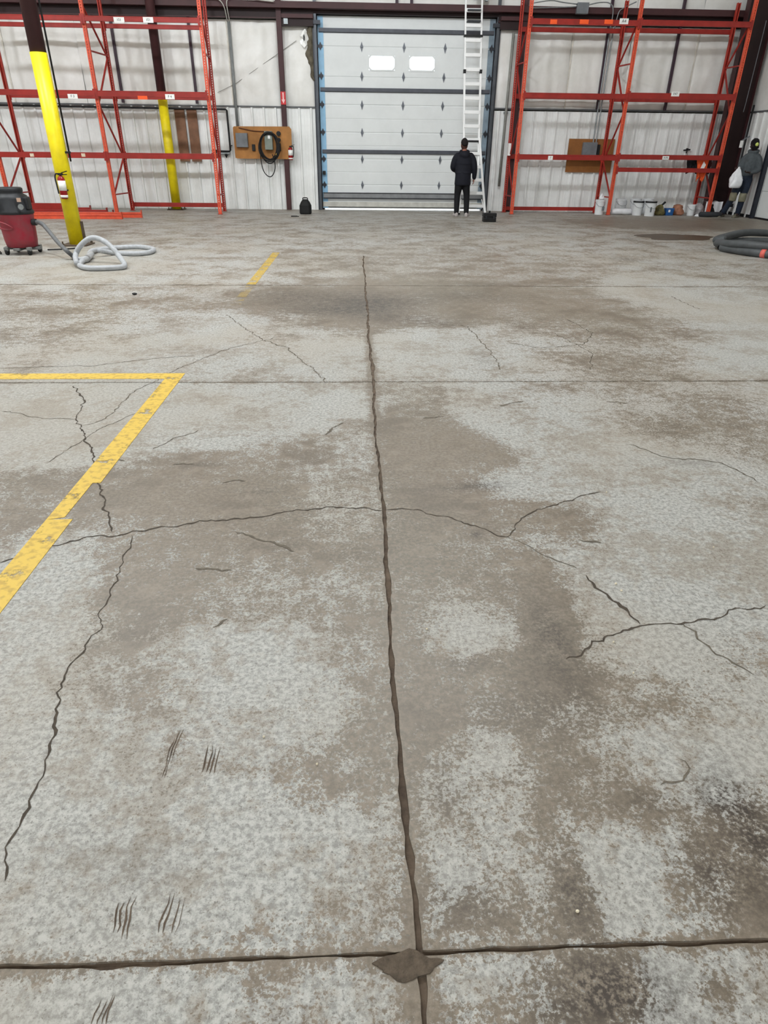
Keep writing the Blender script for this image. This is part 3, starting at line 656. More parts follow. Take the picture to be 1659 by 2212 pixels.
# ------------------------------------------------------------------ pallet racks
PH = 4.66
def post_mesh(h):
    mb = MB(); w = 0.078; hw = w/2
    # front face with a row of slots, two side flanges, lips
    for x0, x1 in ((-hw, -0.022), (0.022, hw)): mb.box(x0, x1, -0.002, 0.0, 0, h)
    z = 0.05; p = 0.0508
    mb.box(-0.022, 0.022, -0.002, 0, 0, 0.05)
    while z < h:
        mb.box(-0.022, -0.007, -0.002, 0, z, min(h, z+p)) ; mb.box(0.007, 0.022, -0.002, 0, z, min(h, z+p)); mb.box(-0.007, 0.007, -0.002, 0, z, min(h, z+0.022)); z += p
    mb.box(-hw, -hw+0.003, 0, 0.07, 0, h); mb.box(hw-0.003, hw, 0, 0.07, 0, h)
    mb.box(-hw, -hw+0.02, 0.067, 0.07, 0, h); mb.box(hw-0.02, hw, 0.067, 0.07, 0, h)
    me = mb.mesh('post'); me.materials.append(M_post); return me
PM = post_mesh(PH)
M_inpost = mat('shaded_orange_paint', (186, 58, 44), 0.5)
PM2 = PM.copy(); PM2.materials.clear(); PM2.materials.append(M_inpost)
def rack(name, label, xs_f, xs_r, yf, yr, bays, feet=True):
    t = thing(name, label, 'rack', (0, 0, 0))
    for xf, xr in zip(xs_f, xs_r):
        o = link('post', PM, t); o.location = (xf, yf, 0)
        MB().box(-0.06, 0.06, -0.03, 0.10, 0, 0.008).build('foot_plate', M_beam, o)
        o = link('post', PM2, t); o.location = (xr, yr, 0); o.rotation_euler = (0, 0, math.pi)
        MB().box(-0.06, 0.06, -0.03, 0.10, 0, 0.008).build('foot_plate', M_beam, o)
        A = lambda z: (xf, yf+0.07, z); B = lambda z: (xr, yr-0.07, z)
        for a, b in ((A(0.42), B(0.42)), (A(0.42), B(1.24)), (B(1.24), A(2.32)), (A(2.32), B(3.30)), (B(3.30), A(4.18)), (A(3.34), B(3.34))):
            MB().bar(a, b, 0.034, 0.03).build('brace', M_beam, t)
    for (x0, x1, y, z, h, back) in bays:
        d = 0.045
        y0 = y-0.05 if not back else y+0.005
        b = MB().box(x0+0.035, x1-0.035, y0, y0+d, z-h/2, z+h/2-0.02).box(x0+0.035, x1-0.035, y0+0.016, y0+d, z+h/2-0.02, z+h/2).build('beam', M_beam, t, bevel=0.004)
        for x in (x0, x1):
            s_ = 1 if x == x0 else -1
            MB().box(min(x+s_*0.002, x+s_*0.052), max(x+s_*0.002, x+s_*0.052), y0-0.004, y0+0.006, z-h/2-0.05, z+h/2+0.03).build('connector', M_beam, b)
    return t
lf = [-3.40, -5.96, -8.52]; lr = [-3.46, -5.86, -8.40]; YF, YR = 17.95, 18.98
BL = []
for i in range(2):
    for z, zr, h in ((3.91, 3.925, 0.10), (2.52, 2.53, 0.115), (1.265, 1.275, 0.115)):
        BL.append((lf[i+1], lf[i], YF, z, h, False)); BL.append((lr[i+1], lr[i], YR, zr, h-0.01, True))
BL.append((lr[1], lr[0], YR, 0.14, 0.10, True))
# top beam pair sits a little further up at the front
rkL = rack('pallet_rack', 'orange pallet rack of two open bays along the wall left of the door', lf, lr, YF, YR, BL)
rf = [4.13, 6.73, 9.44]; rr = [4.06, 6.60, 9.36]; RF, RR = 18.66, 19.40
BR = []
BR += [(rf[0], rf[1], RF, 4.115, 0.115, False), (rr[0], rr[1], RR, 4.07, 0.10, True), (rf[1], rf[2], RF, 4.13, 0.115, False), (rr[1], rr[2], RR, 4.09, 0.10, True)]
BR += [(rf[0], rf[1], RF, 2.66, 0.11, False), (rr[0], rr[1], RR, 2.69, 0.11, True), (rf[1], rf[2], RF, 2.68, 0.13, False), (rr[1], rr[2], RR, 2.66, 0.12, True)]
BR += [(rf[0], rf[1], RF, 1.33, 0.11, False), (rr[0], rr[1], RR, 1.34, 0.11, True), (rf[1], rf[2], RF, 1.36, 0.11, False), (rf[1], rf[2], RF, 1.07, 0.10, False), (rr[1], rr[2], RR, 1.36, 0.10, True)]
BR += [(rr[0], rr[1], RR, 0.09, 0.09, True)]
rkR = rack('pallet_rack', 'orange pallet rack of two open bays along the wall right of the door', rf, rr, RF, RR, BR)
def beam_tag(rk, px, py, w, h, Y, s=None, m=None, sz=0.07, name='label_tag'):
    p = W(px, py, Y-0.055); o = MB().box(-w/2, w/2, -0.003, 0.003, -h/2, h/2).build(name, m or M_paper, rk, loc=p)
    if s: text(s, sz, (0, -0.004, 0), M_ink, o)
for a in ((257,43,.23,.10,YF,'101'),(320,43,.22,.10,YF,'101'),(157,208,.22,.09,YF,'F 3'),(367,209,.21,.10,YF,'F 4')): beam_tag(rkL, *a)
for a in ((308,211,.22,.07,YF,None,M_orangetag),(1e9,0,0,0,0)): 
    if a[0] < 1e8: beam_tag(rkL, *a)
for px in (69, 180): beam_tag(rkL, px, 335, .09, .07, YF, None, mat('worn_sticker', (232, 214, 190), 0.7))
for a in ((1348,46,.21,.11,RF,'A4',None,.09),(1459,203,.20,.10,RF,'E47'),(1189,341,.12,.09,RF,'7',None,.06),(1438,341,.17,.08,RF,'A7B',None,.06)): beam_tag(rkR, *a)
for px, w_ in ((1196,.16),(1262,.21),(1315,.2)): beam_tag(rkR, px, 47, w_, .085, RF, None, M_orangetag)
p = W(1096, 325, RF); MB().box(-0.03, 0.03, -0.05, 0.05, -0.14, 0.14).build('column_guard_tape', M_paper, rkR, loc=(rr[0]-0.02, RR-0.12, 1.50))
# loose dismantled beams lying on the floor at the left
def loose(a, b, h, d, label, m=M_beam, holes=False):
    a = Vector(a); b = Vector(b); c = (a+b)/2; L_ = (b-a).length
    t = thing('rack_beam', label, 'beam', (c.x, c.y, a.z), 'loose rack beams on the floor', math.atan2((b-a).y, (b-a).x))
    MB().box(-L_/2, L_/2, -d/2, d/2, 0, h).build('bar', m, t, bevel=0.004)
    for s_ in (-1, 1): MB().box(s_*L_/2-0.006, s_*L_/2+0.006, -d/2-0.03, d/2+0.01, 0, h+0.05).build('connector', m, t)
    if holes:
        MB().box(-L_/2, L_/2, -d/2-0.004, -d/2-0.001, h*0.62, h*0.70).build('flange_edge', M_beam, t)
    return t
loose((-7.9, 16.35, 0), (-5.35, 16.45, 0), 0.10, 0.06, 'loose orange rack beam lying foremost in the floor pile', M_post, True)
loose((-7.6, 16.65, 0), (-5.02, 16.85, 0), 0.115, 0.06, 'loose orange beam just behind the foremost beam, reaching furthest right', M_post, True)
loose((-8.3, 17.1, 0), (-5.75, 17.1, 0), 0.10, 0.06, 'loose red beam in the middle of the floor pile behind the column', M_beam)
loose((-8.6, 17.35, 0), (-6.0, 17.42, 0), 0.12, 0.07, 'loose red beam lying fourth from the front of the floor pile')
loose((-8.3, 18.35, 0), (-6.75, 18.42, 0), 0.10, 0.07, 'short end red rack beam rearmost on the floor under the rack')
loose((-8.7, 17.65, 0), (-7.05, 17.68, 0.0), 0.24, 0.10, 'dark red deep beam standing on edge behind the shop vacuum')

# ------------------------------------------------------------------ wall fittings
M_ply = mat('plywood', (178, 122, 62), 0.6, var=0.16, scale=3)
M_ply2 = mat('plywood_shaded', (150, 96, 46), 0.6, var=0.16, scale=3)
M_plank = mat('brown_plank', (136, 98, 74), 0.65, var=0.18, scale=4)
for x, lab in ((-4.50, 'brown timber plank fixed upright to the wall, left of the pair behind the rack'), (-4.19, 'brown timber plank fixed upright to the wall, right of the pair behind the rack')):
    tag(MB().box(-0.125, 0.125, -0.02, 0.02, -0.6, 0.6).build('wall_plank', M_plank, loc=(x, YW-0.055, 1.74)), lab, 'plank')
t = thing('plywood_panel', 'plywood panel with grey electrical boxes left of the big door', 'panel', (-2.40, YW-0.19, 1.22))
MB().prism([(-0.75, 0.02), (-0.70, 0), (0.70, 0), (0.74, 0.04), (0.75, 0.68), (0.70, 0.74), (-0.72, 0.73), (-0.75, 0.70)], -0.012, 0.012).build('board', M_ply, t)
MB().box(-0.68, -0.38, -0.13, -0.012, 0.26, 0.58).build('electrical_box', M_grey, t, bevel=0.008)
MB().box(-0.29, -0.21, -0.06, -0.012, 0.18, 0.33).build('outlet_box', M_rubber, t, bevel=0.006)
d_ = MB().box(0.06, 0.26, -0.16, -0.012, 0.21, 0.63).build('disconnect_box', mat('green_grey_enamel', (132, 140, 130), 0.45), t, bevel=0.008)
MB().box(0.15, 0.21, -0.165, -0.16, 0.46, 0.54).build('warning_label', M_paper, d_)
MB().lathe([(0.055, 0), (0.055, 0.06), (0.03, 0.06), (0.03, 0.07)], (0.42, -0.012, 0.58), 14, 'y').build('socket', M_rubber, t); MB().lathe([(0.045, 0), (0.045, 0.06)], (0.42, -0.012, 0.44), 14, 'y').build('socket', M_rubber, t)
MB().box(0.37, 0.46, -0.10, -0.012, 0.18, 0.36).build('plug_box', M_rubber, t, bevel=0.01)
MB().tube(smooth_path([(-0.6, -0.03, 0.70), (-0.4, -0.03, 0.66), (-0.2, -0.03, 0.63), (0.05, -0.03, 0.62)], 4), 0.012, 6).build('wiring', mat('brown_cable', (96, 56, 34), 0.6), t)
# coiled cable hanging on the panel
t = thing('extension_cable', 'black coiled cable hung on the plywood panel with one long loop', 'cable', (-2.25, YW-0.35, 1.45))
mb = MB()
for k in range(5):
    rx = 0.245+0.035*random.uniform(-1, 1); rz = 0.33+0.03*random.uniform(-1, 1); cz = 0.05+0.03*random.uniform(-1, 1)
    mb.tube([(rx*math.cos(a)+0.02*k*0.5, -0.02*k+0.03+0.02*math.sin(3*a), cz+rz*math.sin(a)) for a in [2*math.pi*i/32 for i in range(32)]], 0.014, 6, closed=True)
mb.build('coil', M_rubber, t, smooth=True)
MB().tube(smooth_path([(-0.22, -0.02, 0.0), (-0.21, -0.02, -0.3), (-0.16, -0.02, -0.52), (-0.05, -0.02, -0.635), (0.05, -0.02, -0.62), (0.13, -0.02, -0.48), (0.14, -0.02, -0.3), (0.09, -0.02, -0.12)], 6), 0.012, 6).build('loop', M_rubber, t, smooth=True)
MB().tube(smooth_path([(0.22, -0.02, 0.12), (0.25, -0.03, 0.0), (0.24, -0.03, -0.12), (0.21, -0.03, -0.2)], 4), 0.02, 6).build('cable_end', M_rubber, t, smooth=True)
MB().ball((0.20, -0.05, -0.13), 0.025, 0.02, 0.03, 8, 5).build('brass_plug', mat('brass', (230, 200, 90), 0.3, 0.6), t, smooth=True)
# right plywood
t = thing('plywood_panel', 'dark plywood panel with a grey box behind the right rack', 'panel', (6.33, YW-0.06, 0.98))
MB().box(-0.62, 0.62, -0.012, 0.012, 0, 0.79).build('board', M_ply2, t)
MB().box(-0.25, 0.13, -0.12, -0.012, 0.40, 0.71).build('electrical_box', M_grey, t, bevel=0.008)
MB().box(0.15, 0.22, -0.08, -0.012, 0.42, 0.66).build('outlet_box', M_rubber, t)
MB().tube([(0.02, -0.05, 0.71), (0.02, -0.05, 1.5), (0.03, -0.05, 3.2)], 0.016, 6).tube([(0.1, -0.05, 0.71), (0.1, -0.05, 1.5), (0.12, -0.05, 3.2)], 0.014, 6).build('conduit', M_galv, t)
# air pipe along the liner top with a drop
t = thing('air_pipe', 'black air pipe along the liner top with a drop and valve beside the plywood', 'pipe', (-3.28, YW-0.10, 1.38))
MB().tube([(-10.5, 0, 0.985), (-0.03, 0, 0.945), (0.0, 0, 0.92), (0.0, 0, 0.03), (-0.03, 0, 0.0), (-0.40, 0, 0.005)], 0.024, 8).build('pipe', M_rubber, t, smooth=True)
MB().lathe([(0.035, -0.04), (0.035, 0.04)], (-0.30-0.09, 0, 0.0), 8).ball((-0.44, -0.02, 0.01), 0.05, 0.04, 0.05, 10, 6).build('valve', M_rubber, t)
MB().box(0.0, 0.06, -0.02, 0.02, 0.13, 0.15).build('valve_handle', M_rubber, t)
MB().lathe([(0.03, -0.05), (0.03, -0.02)], (-0.12, 0, -0.02), 8).lathe([(0.008, -0.13), (0.045, -0.06), (0.045, -0.05)], (-0.12, 0, -0.02), 8).build('drain_cock', M_rubber, t)
MB().tube([(-0.30, 0, -0.05), (-0.02, 0, -0.045)], 0.03, 8).build('filter_bowl', M_galv, t)
t = thing('conduit', 'grey conduit running down the insulation to the plywood panel', 'conduit', (-3.04, YW-0.09, 1.94))
MB().tube([(0, 0, -0.12), (0, 0, 2.20)], 0.036, 8).build('pipe', mat('conduit_grey', (140, 144, 144), 0.45), t, smooth=True)
MB().tube(smooth_path([(-0.03, -0.02, 2.2), (-0.03, -0.25, 2.42), (-0.12, -0.28, 2.56), (-0.3, -0.28, 2.60), (-0.9, -0.28, 2.60)], 5), 0.012, 6).tube(smooth_path([(0.03, -0.02, 2.2), (0.03, -0.25, 2.45), (0.06, -0.28, 2.58), (0.2, -0.28, 2.62), (0.6, -0.28, 2.60), (1.15, -0.28, 2.56)], 5), 0.012, 6).build('cable', mat('pale_cable', (196, 196, 188), 0.4), t, smooth=True)
t = thing('fire_sign', 'narrow red and white fire extinguisher sign on the maroon wall column', 'sign', (-1.81, 19.538, 2.44))
MB().box(-0.062, 0.062, -0.006, 0, 0, 0.28).build('plate', mat('sign_red', (206, 40, 46), 0.4), t)
MB().prism([(-0.018, 0.26), (0.018, 0.26), (0.018, 0.11), (0.045, 0.11), (0, 0.02), (-0.045, 0.11), (-0.018, 0.11)], -0.009, -0.006).build('arrow', mat('sign_pink', (250, 200, 200), 0.4), t)
# scratches/cable line across the vinyl
tag(MB().tube([W(470, 200, YW-0.028), W(510, 180, YW-0.028), W(606, 112, YW-0.028), W(640, 88, YW-0.028)], 0.006, 5).build('sagging_cable', mat('grey_cord', (150, 148, 142), 0.6)), 'thin grey cord slung diagonally across the white insulation', 'cord')
t = thing('junction_box', 'grey junction box on the girt above the right rack', 'box', (5.53, YW-0.36, 4.36))
MB().box(-0.14, 0.14, -0.06, 0.06, 0.02, 0.24).build('body', M_grey, t, bevel=0.008)
MB().tube(smooth_path([(-0.14, 0, 0.16), (-0.9, 0, 0.13), (-1.3, 0, 0.12)], 3), 0.012, 6).tube(smooth_path([(-0.14, 0, 0.21), (-0.5, 0, 0.24), (-0.8, 0, 0.27), (-1.25, 0, 0.21)], 4), 0.012, 6).tube(smooth_path([(0.14, 0, 0.2), (0.4, 0, 0.25), (0.65, 0, 0.24), (0.76, 0, 0.1), (0.77, 0.05, -0.25)], 5), 0.012, 6).tube(smooth_path([(0.88, 0.05, -0.25), (0.9, 0, 0.05), (1.0, 0, 0.15), (1.3, 0, 0.28)], 5), 0.012, 6).build('cable', M_galv, t, smooth=True)

t = thing('wall_tap', 'small black tap on the liner above the hung jackets', 'tap', (8.95, YW-0.05, 1.50))
MB().tube([(-0.09, -0.03, 0.03), (0.09, -0.03, 0.05)], 0.018, 6).tube([(0.0, 0, 0.03), (0.0, -0.06, 0.03), (-0.02, -0.07, -0.04)], 0.018, 6).build('spout', M_rubber, t); MB().box(-0.03, 0.03, -0.05, -0.03, 0.05, 0.08).build('handle', M_rubber, t)
tag(MB().ball((0, 0, 0.012), 0.03, 0.02, 0.012, 8, 5).build('floor_scrap', M_black, loc=G(291, 637)), 'tiny dark scrap lying alone on the bare floor left of the far yellow line', 'scrap')
# ------------------------------------------------------------------ fire extinguishers
def extinguisher(loc, h, r, label, hose_side):
    t = thing('fire_extinguisher', label, 'fire extinguisher', loc)
    MB().lathe([(r*0.8, 0), (r, 0.02), (r, h*0.72), (r*0.85, h*0.8), (r*0.35, h*0.88), (r*0.3, h*0.92)], n=16).build('cylinder', M_red, t, smooth=True)
    mb = MB().lathe([(r*1.02, h*0.32), (r*1.02, h*0.70)], n=16); mb.build('label', M_paper, t, smooth=True)
    MB().lathe([(r*1.02, 0.02), (r*1.02, h*0.15)], n=16).build('base_band', M_paper, t, smooth=True)
    MB().box(-0.03, 0.03, -0.03, 0.03, h*0.9, h*0.98).bar((0.02, 0, h*0.99), (0.11, 0, h*1.06), 0.025, 0.012, (0, 1, 0)).bar((0.02, 0, h*0.93), (0.10, 0, h*0.93), 0.025, 0.012, (0, 1, 0)).build('valve_handle', M_black, t)
    s = hose_side
    MB().tube(smooth_path([(0.02*s, 0, h*0.93), (s*r*1.1, -0.01, h*0.95), (s*r*1.45, -0.02, h*0.8), (s*r*1.35, -0.02, h*0.5), (s*r*1.15, -0.03, h*0.2)], 5), 0.011, 6).build('hose', M_rubber, t, smooth=True)
    MB().box(-r*1.05, r*1.05, r*0.5, r*1.2, h*0.3, h*0.36).build('bracket', M_black, t)
    return t
e1 = extinguisher((-4.60, 11.53, 0.70), 0.37, 0.055, 'red fire extinguisher with black hose hung on the yellow column nearest the camera', -1)
e1.rotation_euler = (0, 0.02, 0)
extinguisher((-1.69, 19.45, 1.20), 0.33, 0.06, 'fire extinguisher with white label hung on the maroon wall column by the plywood', 1)

# ------------------------------------------------------------------ shop vacuum, hose
VX, VY = -5.02, 10.66
t = thing('shop_vacuum', 'red and black dusty shop vacuum on casters at the left edge', 'vacuum', (VX, VY, 0), None)
M_vred = mat('dusty_red_plastic', (146, 26, 46), 0.5, var=0.16, scale=7, dirt=(128, 62, 68))
M_vblk = mat('dusty_black_plastic', (34, 36, 40), 0.5, var=0.15, scale=8)
MB().lathe([(0.19, 0.10), (0.21, 0.105), (0.225, 0.2), (0.243, 0.5), (0.248, 0.545), (0.248, 0.56)], n=28).build('tank', M_vred, t, smooth=True)
MB().lathe([(0.255, 0.55), (0.262, 0.56), (0.262, 0.59), (0.243, 0.61), (0.232, 0.75), (0.215, 0.79), (0.17, 0.815), (0.17, 0.84), (0.175, 0.85), (0.175, 0.885), (0.155, 0.90), (0.02, 0.905)], n=28).build('motor_head', M_vblk, t, smooth=True)
MB().box(-0.30, -0.23, -0.16, -0.02, 0.60, 0.76).build('side_latch', M_vblk, t, bevel=0.01); MB().box(0.19, 0.262, -0.10, 0.04, 0.61, 0.78).build('side_latch', M_vblk, t, bevel=0.02)
MB().lathe([(0.038, 0), (0.038, 0.02)], (0.205, -0.20, 0.655), 12, 'y').build('dial', M_galv, t); MB().box(0.17, 0.22, -0.215, -0.19, 0.72, 0.77).build('switch_plate', mat('tan_sticker', (190, 160, 140), 0.5), t)
MB().box(-0.20, -0.10, -0.265, -0.22, 0.63, 0.68).box(-0.20, -0.10, -0.265, -0.22, 0.70, 0.77).build('label_sticker', M_paper, t)
MB().tube(smooth_path([(-0.22, -0.12, 0.44), (-0.14, -0.26, 0.46), (-0.02, -0.30, 0.43), (0.04, -0.27, 0.37), (-0.06, -0.28, 0.36), (-0.16, -0.25, 0.38)], 5), 0.011, 6).build('handle', M_vred, t, smooth=True)
MB().box(-0.26, 0.26, -0.045, 0.045, 0.06, 0.10).box(-0.045, 0.045, -0.24, 0.24, 0.06, 0.10).build('dolly', mat('dolly_grey', (120, 122, 120), 0.5), t, bevel=0.01)
for a in (-2.3, -0.85, 0.85, 2.3):
    x, y = 0.25*math.cos(a), 0.23*math.sin(a)
    c = MB().box(x-0.03, x+0.03, y-0.035, y+0.035, 0.055, 0.11).build('caster_fork', mat('dolly_grey', (120, 122, 120), 0.5), t, bevel=0.008)
    MB().lathe([(0.042, -0.018), (0.045, -0.01), (0.045, 0.01), (0.042, 0.018)], (x, y, 0.045), 14, 'x').build('wheel', M_rubber, c, smooth=True)
MB().lathe([(0.045, 0), (0.045, 0.06), (0.038, 0.06)], (0.235, -0.03, 0.44), 12, 'x').build('hose_port', M_vblk, t)
M_hose = mat('grey_hose', (182, 185, 189), 0.5, var=0.1, scale=20)
M_hose2 = mat('dark_grey_hose', (108, 110, 112), 0.5, var=0.1, scale=20)
t = thing('vacuum_hose', 'light grey corrugated vacuum hose looped on the floor before the yellow column', 'hose', (-3.6, 9.6, 0))
def local(o, L_): return [Vector(p)-o.location for p in L_]
R_H = 0.034
def hose_mesh(path, r, ridges=True):
    n = len(path); return [r*(1+0.06*(i % 2)) for i in range(n)] if ridges else r
pa = [(VX+0.27, VY-0.03, 0.44), W(90,483,10.58), W(106,500,10.45), W(124,522,10.25), W(143,541,10.0), G(158,554,R_H), G(168,566,R_H)]
p1 = smooth_path(local(t, pa), 12)
MB().tube(p1, hose_mesh(p1, R_H*0.85), 10).build('inlet_hose', M_hose2, t, smooth=True)
arch = [G(166,569,0.06), W(163,552,9.75), W(172,533,9.8), W(190,517,9.8), W(207,514,9.8), W(228,523,9.75), W(246,539,9.7), W(259,556,9.62), G(269,571,0.05), G(262,577,R_H), G(230,579,R_H), G(190,579,R_H), G(172,573,R_H), G(178,564,R_H), G(192,556,R_H)]
p2 = smooth_path(local(t, arch), 10)
MB().tube(p2, hose_mesh(p2, R_H), 10).build('hose', M_hose, t, smooth=True)
MB().tube(local(t, [G(170,563,0.045), G(186,560,0.045), G(197,549,0.05)]), 0.045, 10).build('cuff', mat('pale_cuff', (188, 190, 192), 0.45), t, smooth=True)
back = [G(192,553,0.04), G(197,543,0.05), G(215,539,R_H), G(250,535,R_H), G(300,533,R_H), G(331,538,R_H), G(322,545,R_H), G(290,548,R_H), G(245,546,R_H), G(213,541,0.09)]
p3 = smooth_path(local(t, back), 10)
MB().tube(p3, hose_mesh(p3, R_H), 10).build('hose', M_hose, t, smooth=True)
pc = [G(0,470,0.0)+Vector((0.02, 0, 0.30)), ]
cord = thing('power_cord', 'black vacuum power cord hanging at the left edge and trailing to the column', 'cord', (VX, VY, 0))
MB().tube(smooth_path([(-0.26, -0.05, 0.45), (-0.30, -0.18, 0.25), (-0.26, -0.22, 0.08), (-0.30, -0.10, 0.012), (-0.5, 0.0, 0.012)], 6), 0.009, 6).tube(smooth_path([(0.2, 0.35, 0.012), (0.45, 0.45, 0.012), (0.62, 0.62, 0.012)], 4), 0.010, 6).build('cord', M_rubber, cord, smooth=True)

# ------------------------------------------------------------------ coiled black hoses at the right edge
t = thing('coiled_hose', 'dark grey fat rubber hose coiled on the floor at the right edge', 'hose', (7.18, 11.3, 0))
M_bh = mat('dark_rubber_hose', (74, 77, 79), 0.55, var=0.12, scale=10)
R2 = 0.062
c = []
for i in range(0, 46):
    a = math.radians(205+i*12); k = i/45
    c.append((1.02*math.cos(a)*(1-0.06*math.sin(k*9)), 1.0*math.sin(a), R2+0.0+0.10*min(1, max(0, (i-24)/6))))
p = smooth_path(c, 3); MB().tube(p, R2, 12).build('hose', M_bh, t, smooth=True)
p = smooth_path([(-0.92, 0.28, R2*2.6), (-1.0, 0.42, R2*2.2), (-0.75, 0.72, R2*2.3), (-0.2, 1.0, R2*3.2), (0.4, 1.02, R2*3), (0.9, 0.5, R2*3.3)], 5)
MB().tube(p, R2, 12).build('hose', M_bh, t, smooth=True)
p = smooth_path([(-1.07, 0.05, R2), (-1.02, -0.18, R2), (-0.84, -0.62, R2), (-0.45, -1.0, R2), (0.2, -1.2, R2), (0.9, -1.05, R2)], 5)
h_ = MB().tube(p, R2, 12).build('hose', M_bh, t, smooth=True)
MB().lathe([(R2*0.75, -0.012), (R2*0.75, 0.004)], (-1.075, 0.10, R2), 14, 'y').build('open_end', M_black, t)
c_ = G(1631, 553, R2)-t.location
k_ = min(range(1, len(p)-1), key=lambda q: (p[q]-c_).length); d_ = (p[k_+1]-p[k_-1]).normalized()
MB().tube([p[k_]-d_*0.035, p[k_]+d_*0.035], R2*1.05, 12).build('red_tape', mat('red_tape', (220, 104, 92), 0.5), t, smooth=True)

# ------------------------------------------------------------------ ladder
t = thing('ladder', 'white aluminium multi-position ladder leaning against the door header', 'ladder', (2.98, 18.45, 0))
zt = 4.62; ly = lambda z: 0.86*z/4.47
cx = lambda z: -0.0+(-0.10)*z/4.47
def lx(z, s):
    if z < 1.72: b_ = 0.30 if s < 0 else 0.40; return s*(b_-(b_-0.20)*(z/1.72))+cx(z)
    return s*0.20+cx(z)
for s in (-1, 1):
    MB().bar((lx(0, s), ly(0), 0.02), (lx(1.74, s), ly(1.74)-0.03, 1.74), 0.050, 0.07).build('outer_rail', M_alu, t, bevel=0.004)
    MB().bar((lx(1.3, s)*0.8, ly(1.3)+0.02, 1.1), (lx(3.2, s), ly(3.2), 3.2), 0.046, 0.065).build('rail', M_alu, t, bevel=0.004)
    MB().bar((lx(3.15, s)*0.97, ly(3.15)+0.015, 3.15), (lx(zt, s)*0.98, ly(zt)+0.015, zt), 0.038, 0.055).build('upper_rail', M_alu, t, bevel=0.004)
    MB().box(lx(0, s)-0.035, lx(0, s)+0.035, -0.06, 0.05, 0, 0.04).build('foot', M_rubber, t)
    MB().box(lx(3.15, s)-0.03, lx(3.15, s)+0.03, ly(3.15)-0.05, ly(3.15)+0.05, 3.12, 3.20).build('hinge_lock', M_black, t)
    MB().bar((lx(0.02, s), ly(0.02)-0.01, 0.03), (lx(0.42, s)-s*0.05, ly(0.30), 0.36), 0.02, 0.012).build('foot_brace', M_alu, t)
k = 0
z = 0.20
while z < zt-0.02:
    w = (0.375-0.175*(z/1.72)) if z < 1.66 else 0.19
    MB().box(lx(z, -1)+0.01, lx(z, 1)-0.01, ly(z)-0.035, ly(z)+0.035, z-0.037, z+0.037).build('rung', M_alu, t, bevel=0.006); z += 0.30
for z in (1.70, 3.92): MB().box(cx(z)-0.23, cx(z)+0.23, ly(z)-0.06, ly(z)+0.05, z-0.055, z-0.01).build('locking_collar', M_black, t, bevel=0.006)
for z in (4.2, 4.42): MB().box(cx(z)-0.16, cx(z)+0.16, ly(z)-0.12, ly(z)+0.08, z-0.04, z-0.01).build('standoff_plate', M_steel, t, bevel=0.006)
t = thing('door_operator', 'black motor operator with pale cable above the ladder top', 'motor', (3.06, YW-0.28, 4.62))
MB().box(-0.10, 0.08, -0.08, 0.10, 0.02, 0.34).build('housing', M_black, t, bevel=0.02); MB().lathe([(0.05, 0), (0.05, 0.08), (0.03, 0.1)], (-0.02, -0.08, 0.15), 12, 'y').build('motor_cap', M_steel, t)
MB().box(0.10, 0.17, -0.05, 0.05, -0.02, 0.4).build('mounting_post', M_galv, t); MB().tube(smooth_path([(-0.2, -0.1, -0.02), (-0.02, -0.1, 0.02), (0.08, -0.1, 0.08)], 4), 0.014, 6).build('cable', M_white, t, smooth=True)

# ------------------------------------------------------------------ tool bag, case, small debris near the door
t = thing('tool_bag', 'black tool bag standing on the floor left of the big door', 'bag', (-1.28, 18.25, 0))
M_bag = mat('black_nylon', (14, 14, 15), 0.7)
MB().loft([[(0.15*sx*s1, 0.12*sy*s1, z) for sx, sy in ((-1,-.7),(-.6,-1),(.6,-1),(1,-.7),(1,.7),(.6,1),(-.6,1),(-1,.7))] for s1, z in ((0.9,0.0),(1.0,0.03),(0.98,0.20),(0.72,0.28),(0.4,0.34))]).build('body', M_bag, t, bevel=0.01)
MB().tube(smooth_path([(-0.06, 0, 0.33), (-0.05, 0, 0.37), (0.05, 0, 0.37), (0.06, 0, 0.33)], 4), 0.012, 6).build('handle', M_bag, t)
tag(MB().box(-0.09, 0.06, -0.03, 0.03, 0, 0.02).box(0.06, 0.10, -0.015, 0.015, 0, 0.014).build('utility_knife', M_bag, loc=G(637, 468)), 'small dark flat tool lying on the floor left of the black bag', 'tool')
t = thing('tool_case', 'black hard tool case with top handle on the floor beside the ladder', 'case', (3.12, 16.45, 0))
MB().box(-0.15, 0.15, -0.10, 0.10, 0, 0.10).build('base', M_black, t, bevel=0.012); MB().box(-0.155, 0.155, -0.105, 0.105, 0.105, 0.19).build('lid', M_black, t, bevel=0.012)
MB().box(-0.02, 0.02, -0.012, 0.012, 0.19, 0.235).build('handle', M_black, t)
for x in (-0.09, 0.09): MB().box(x-0.018, x+0.018, -0.112, -0.10, 0.07, 0.13).build('latch', M_steel, t)

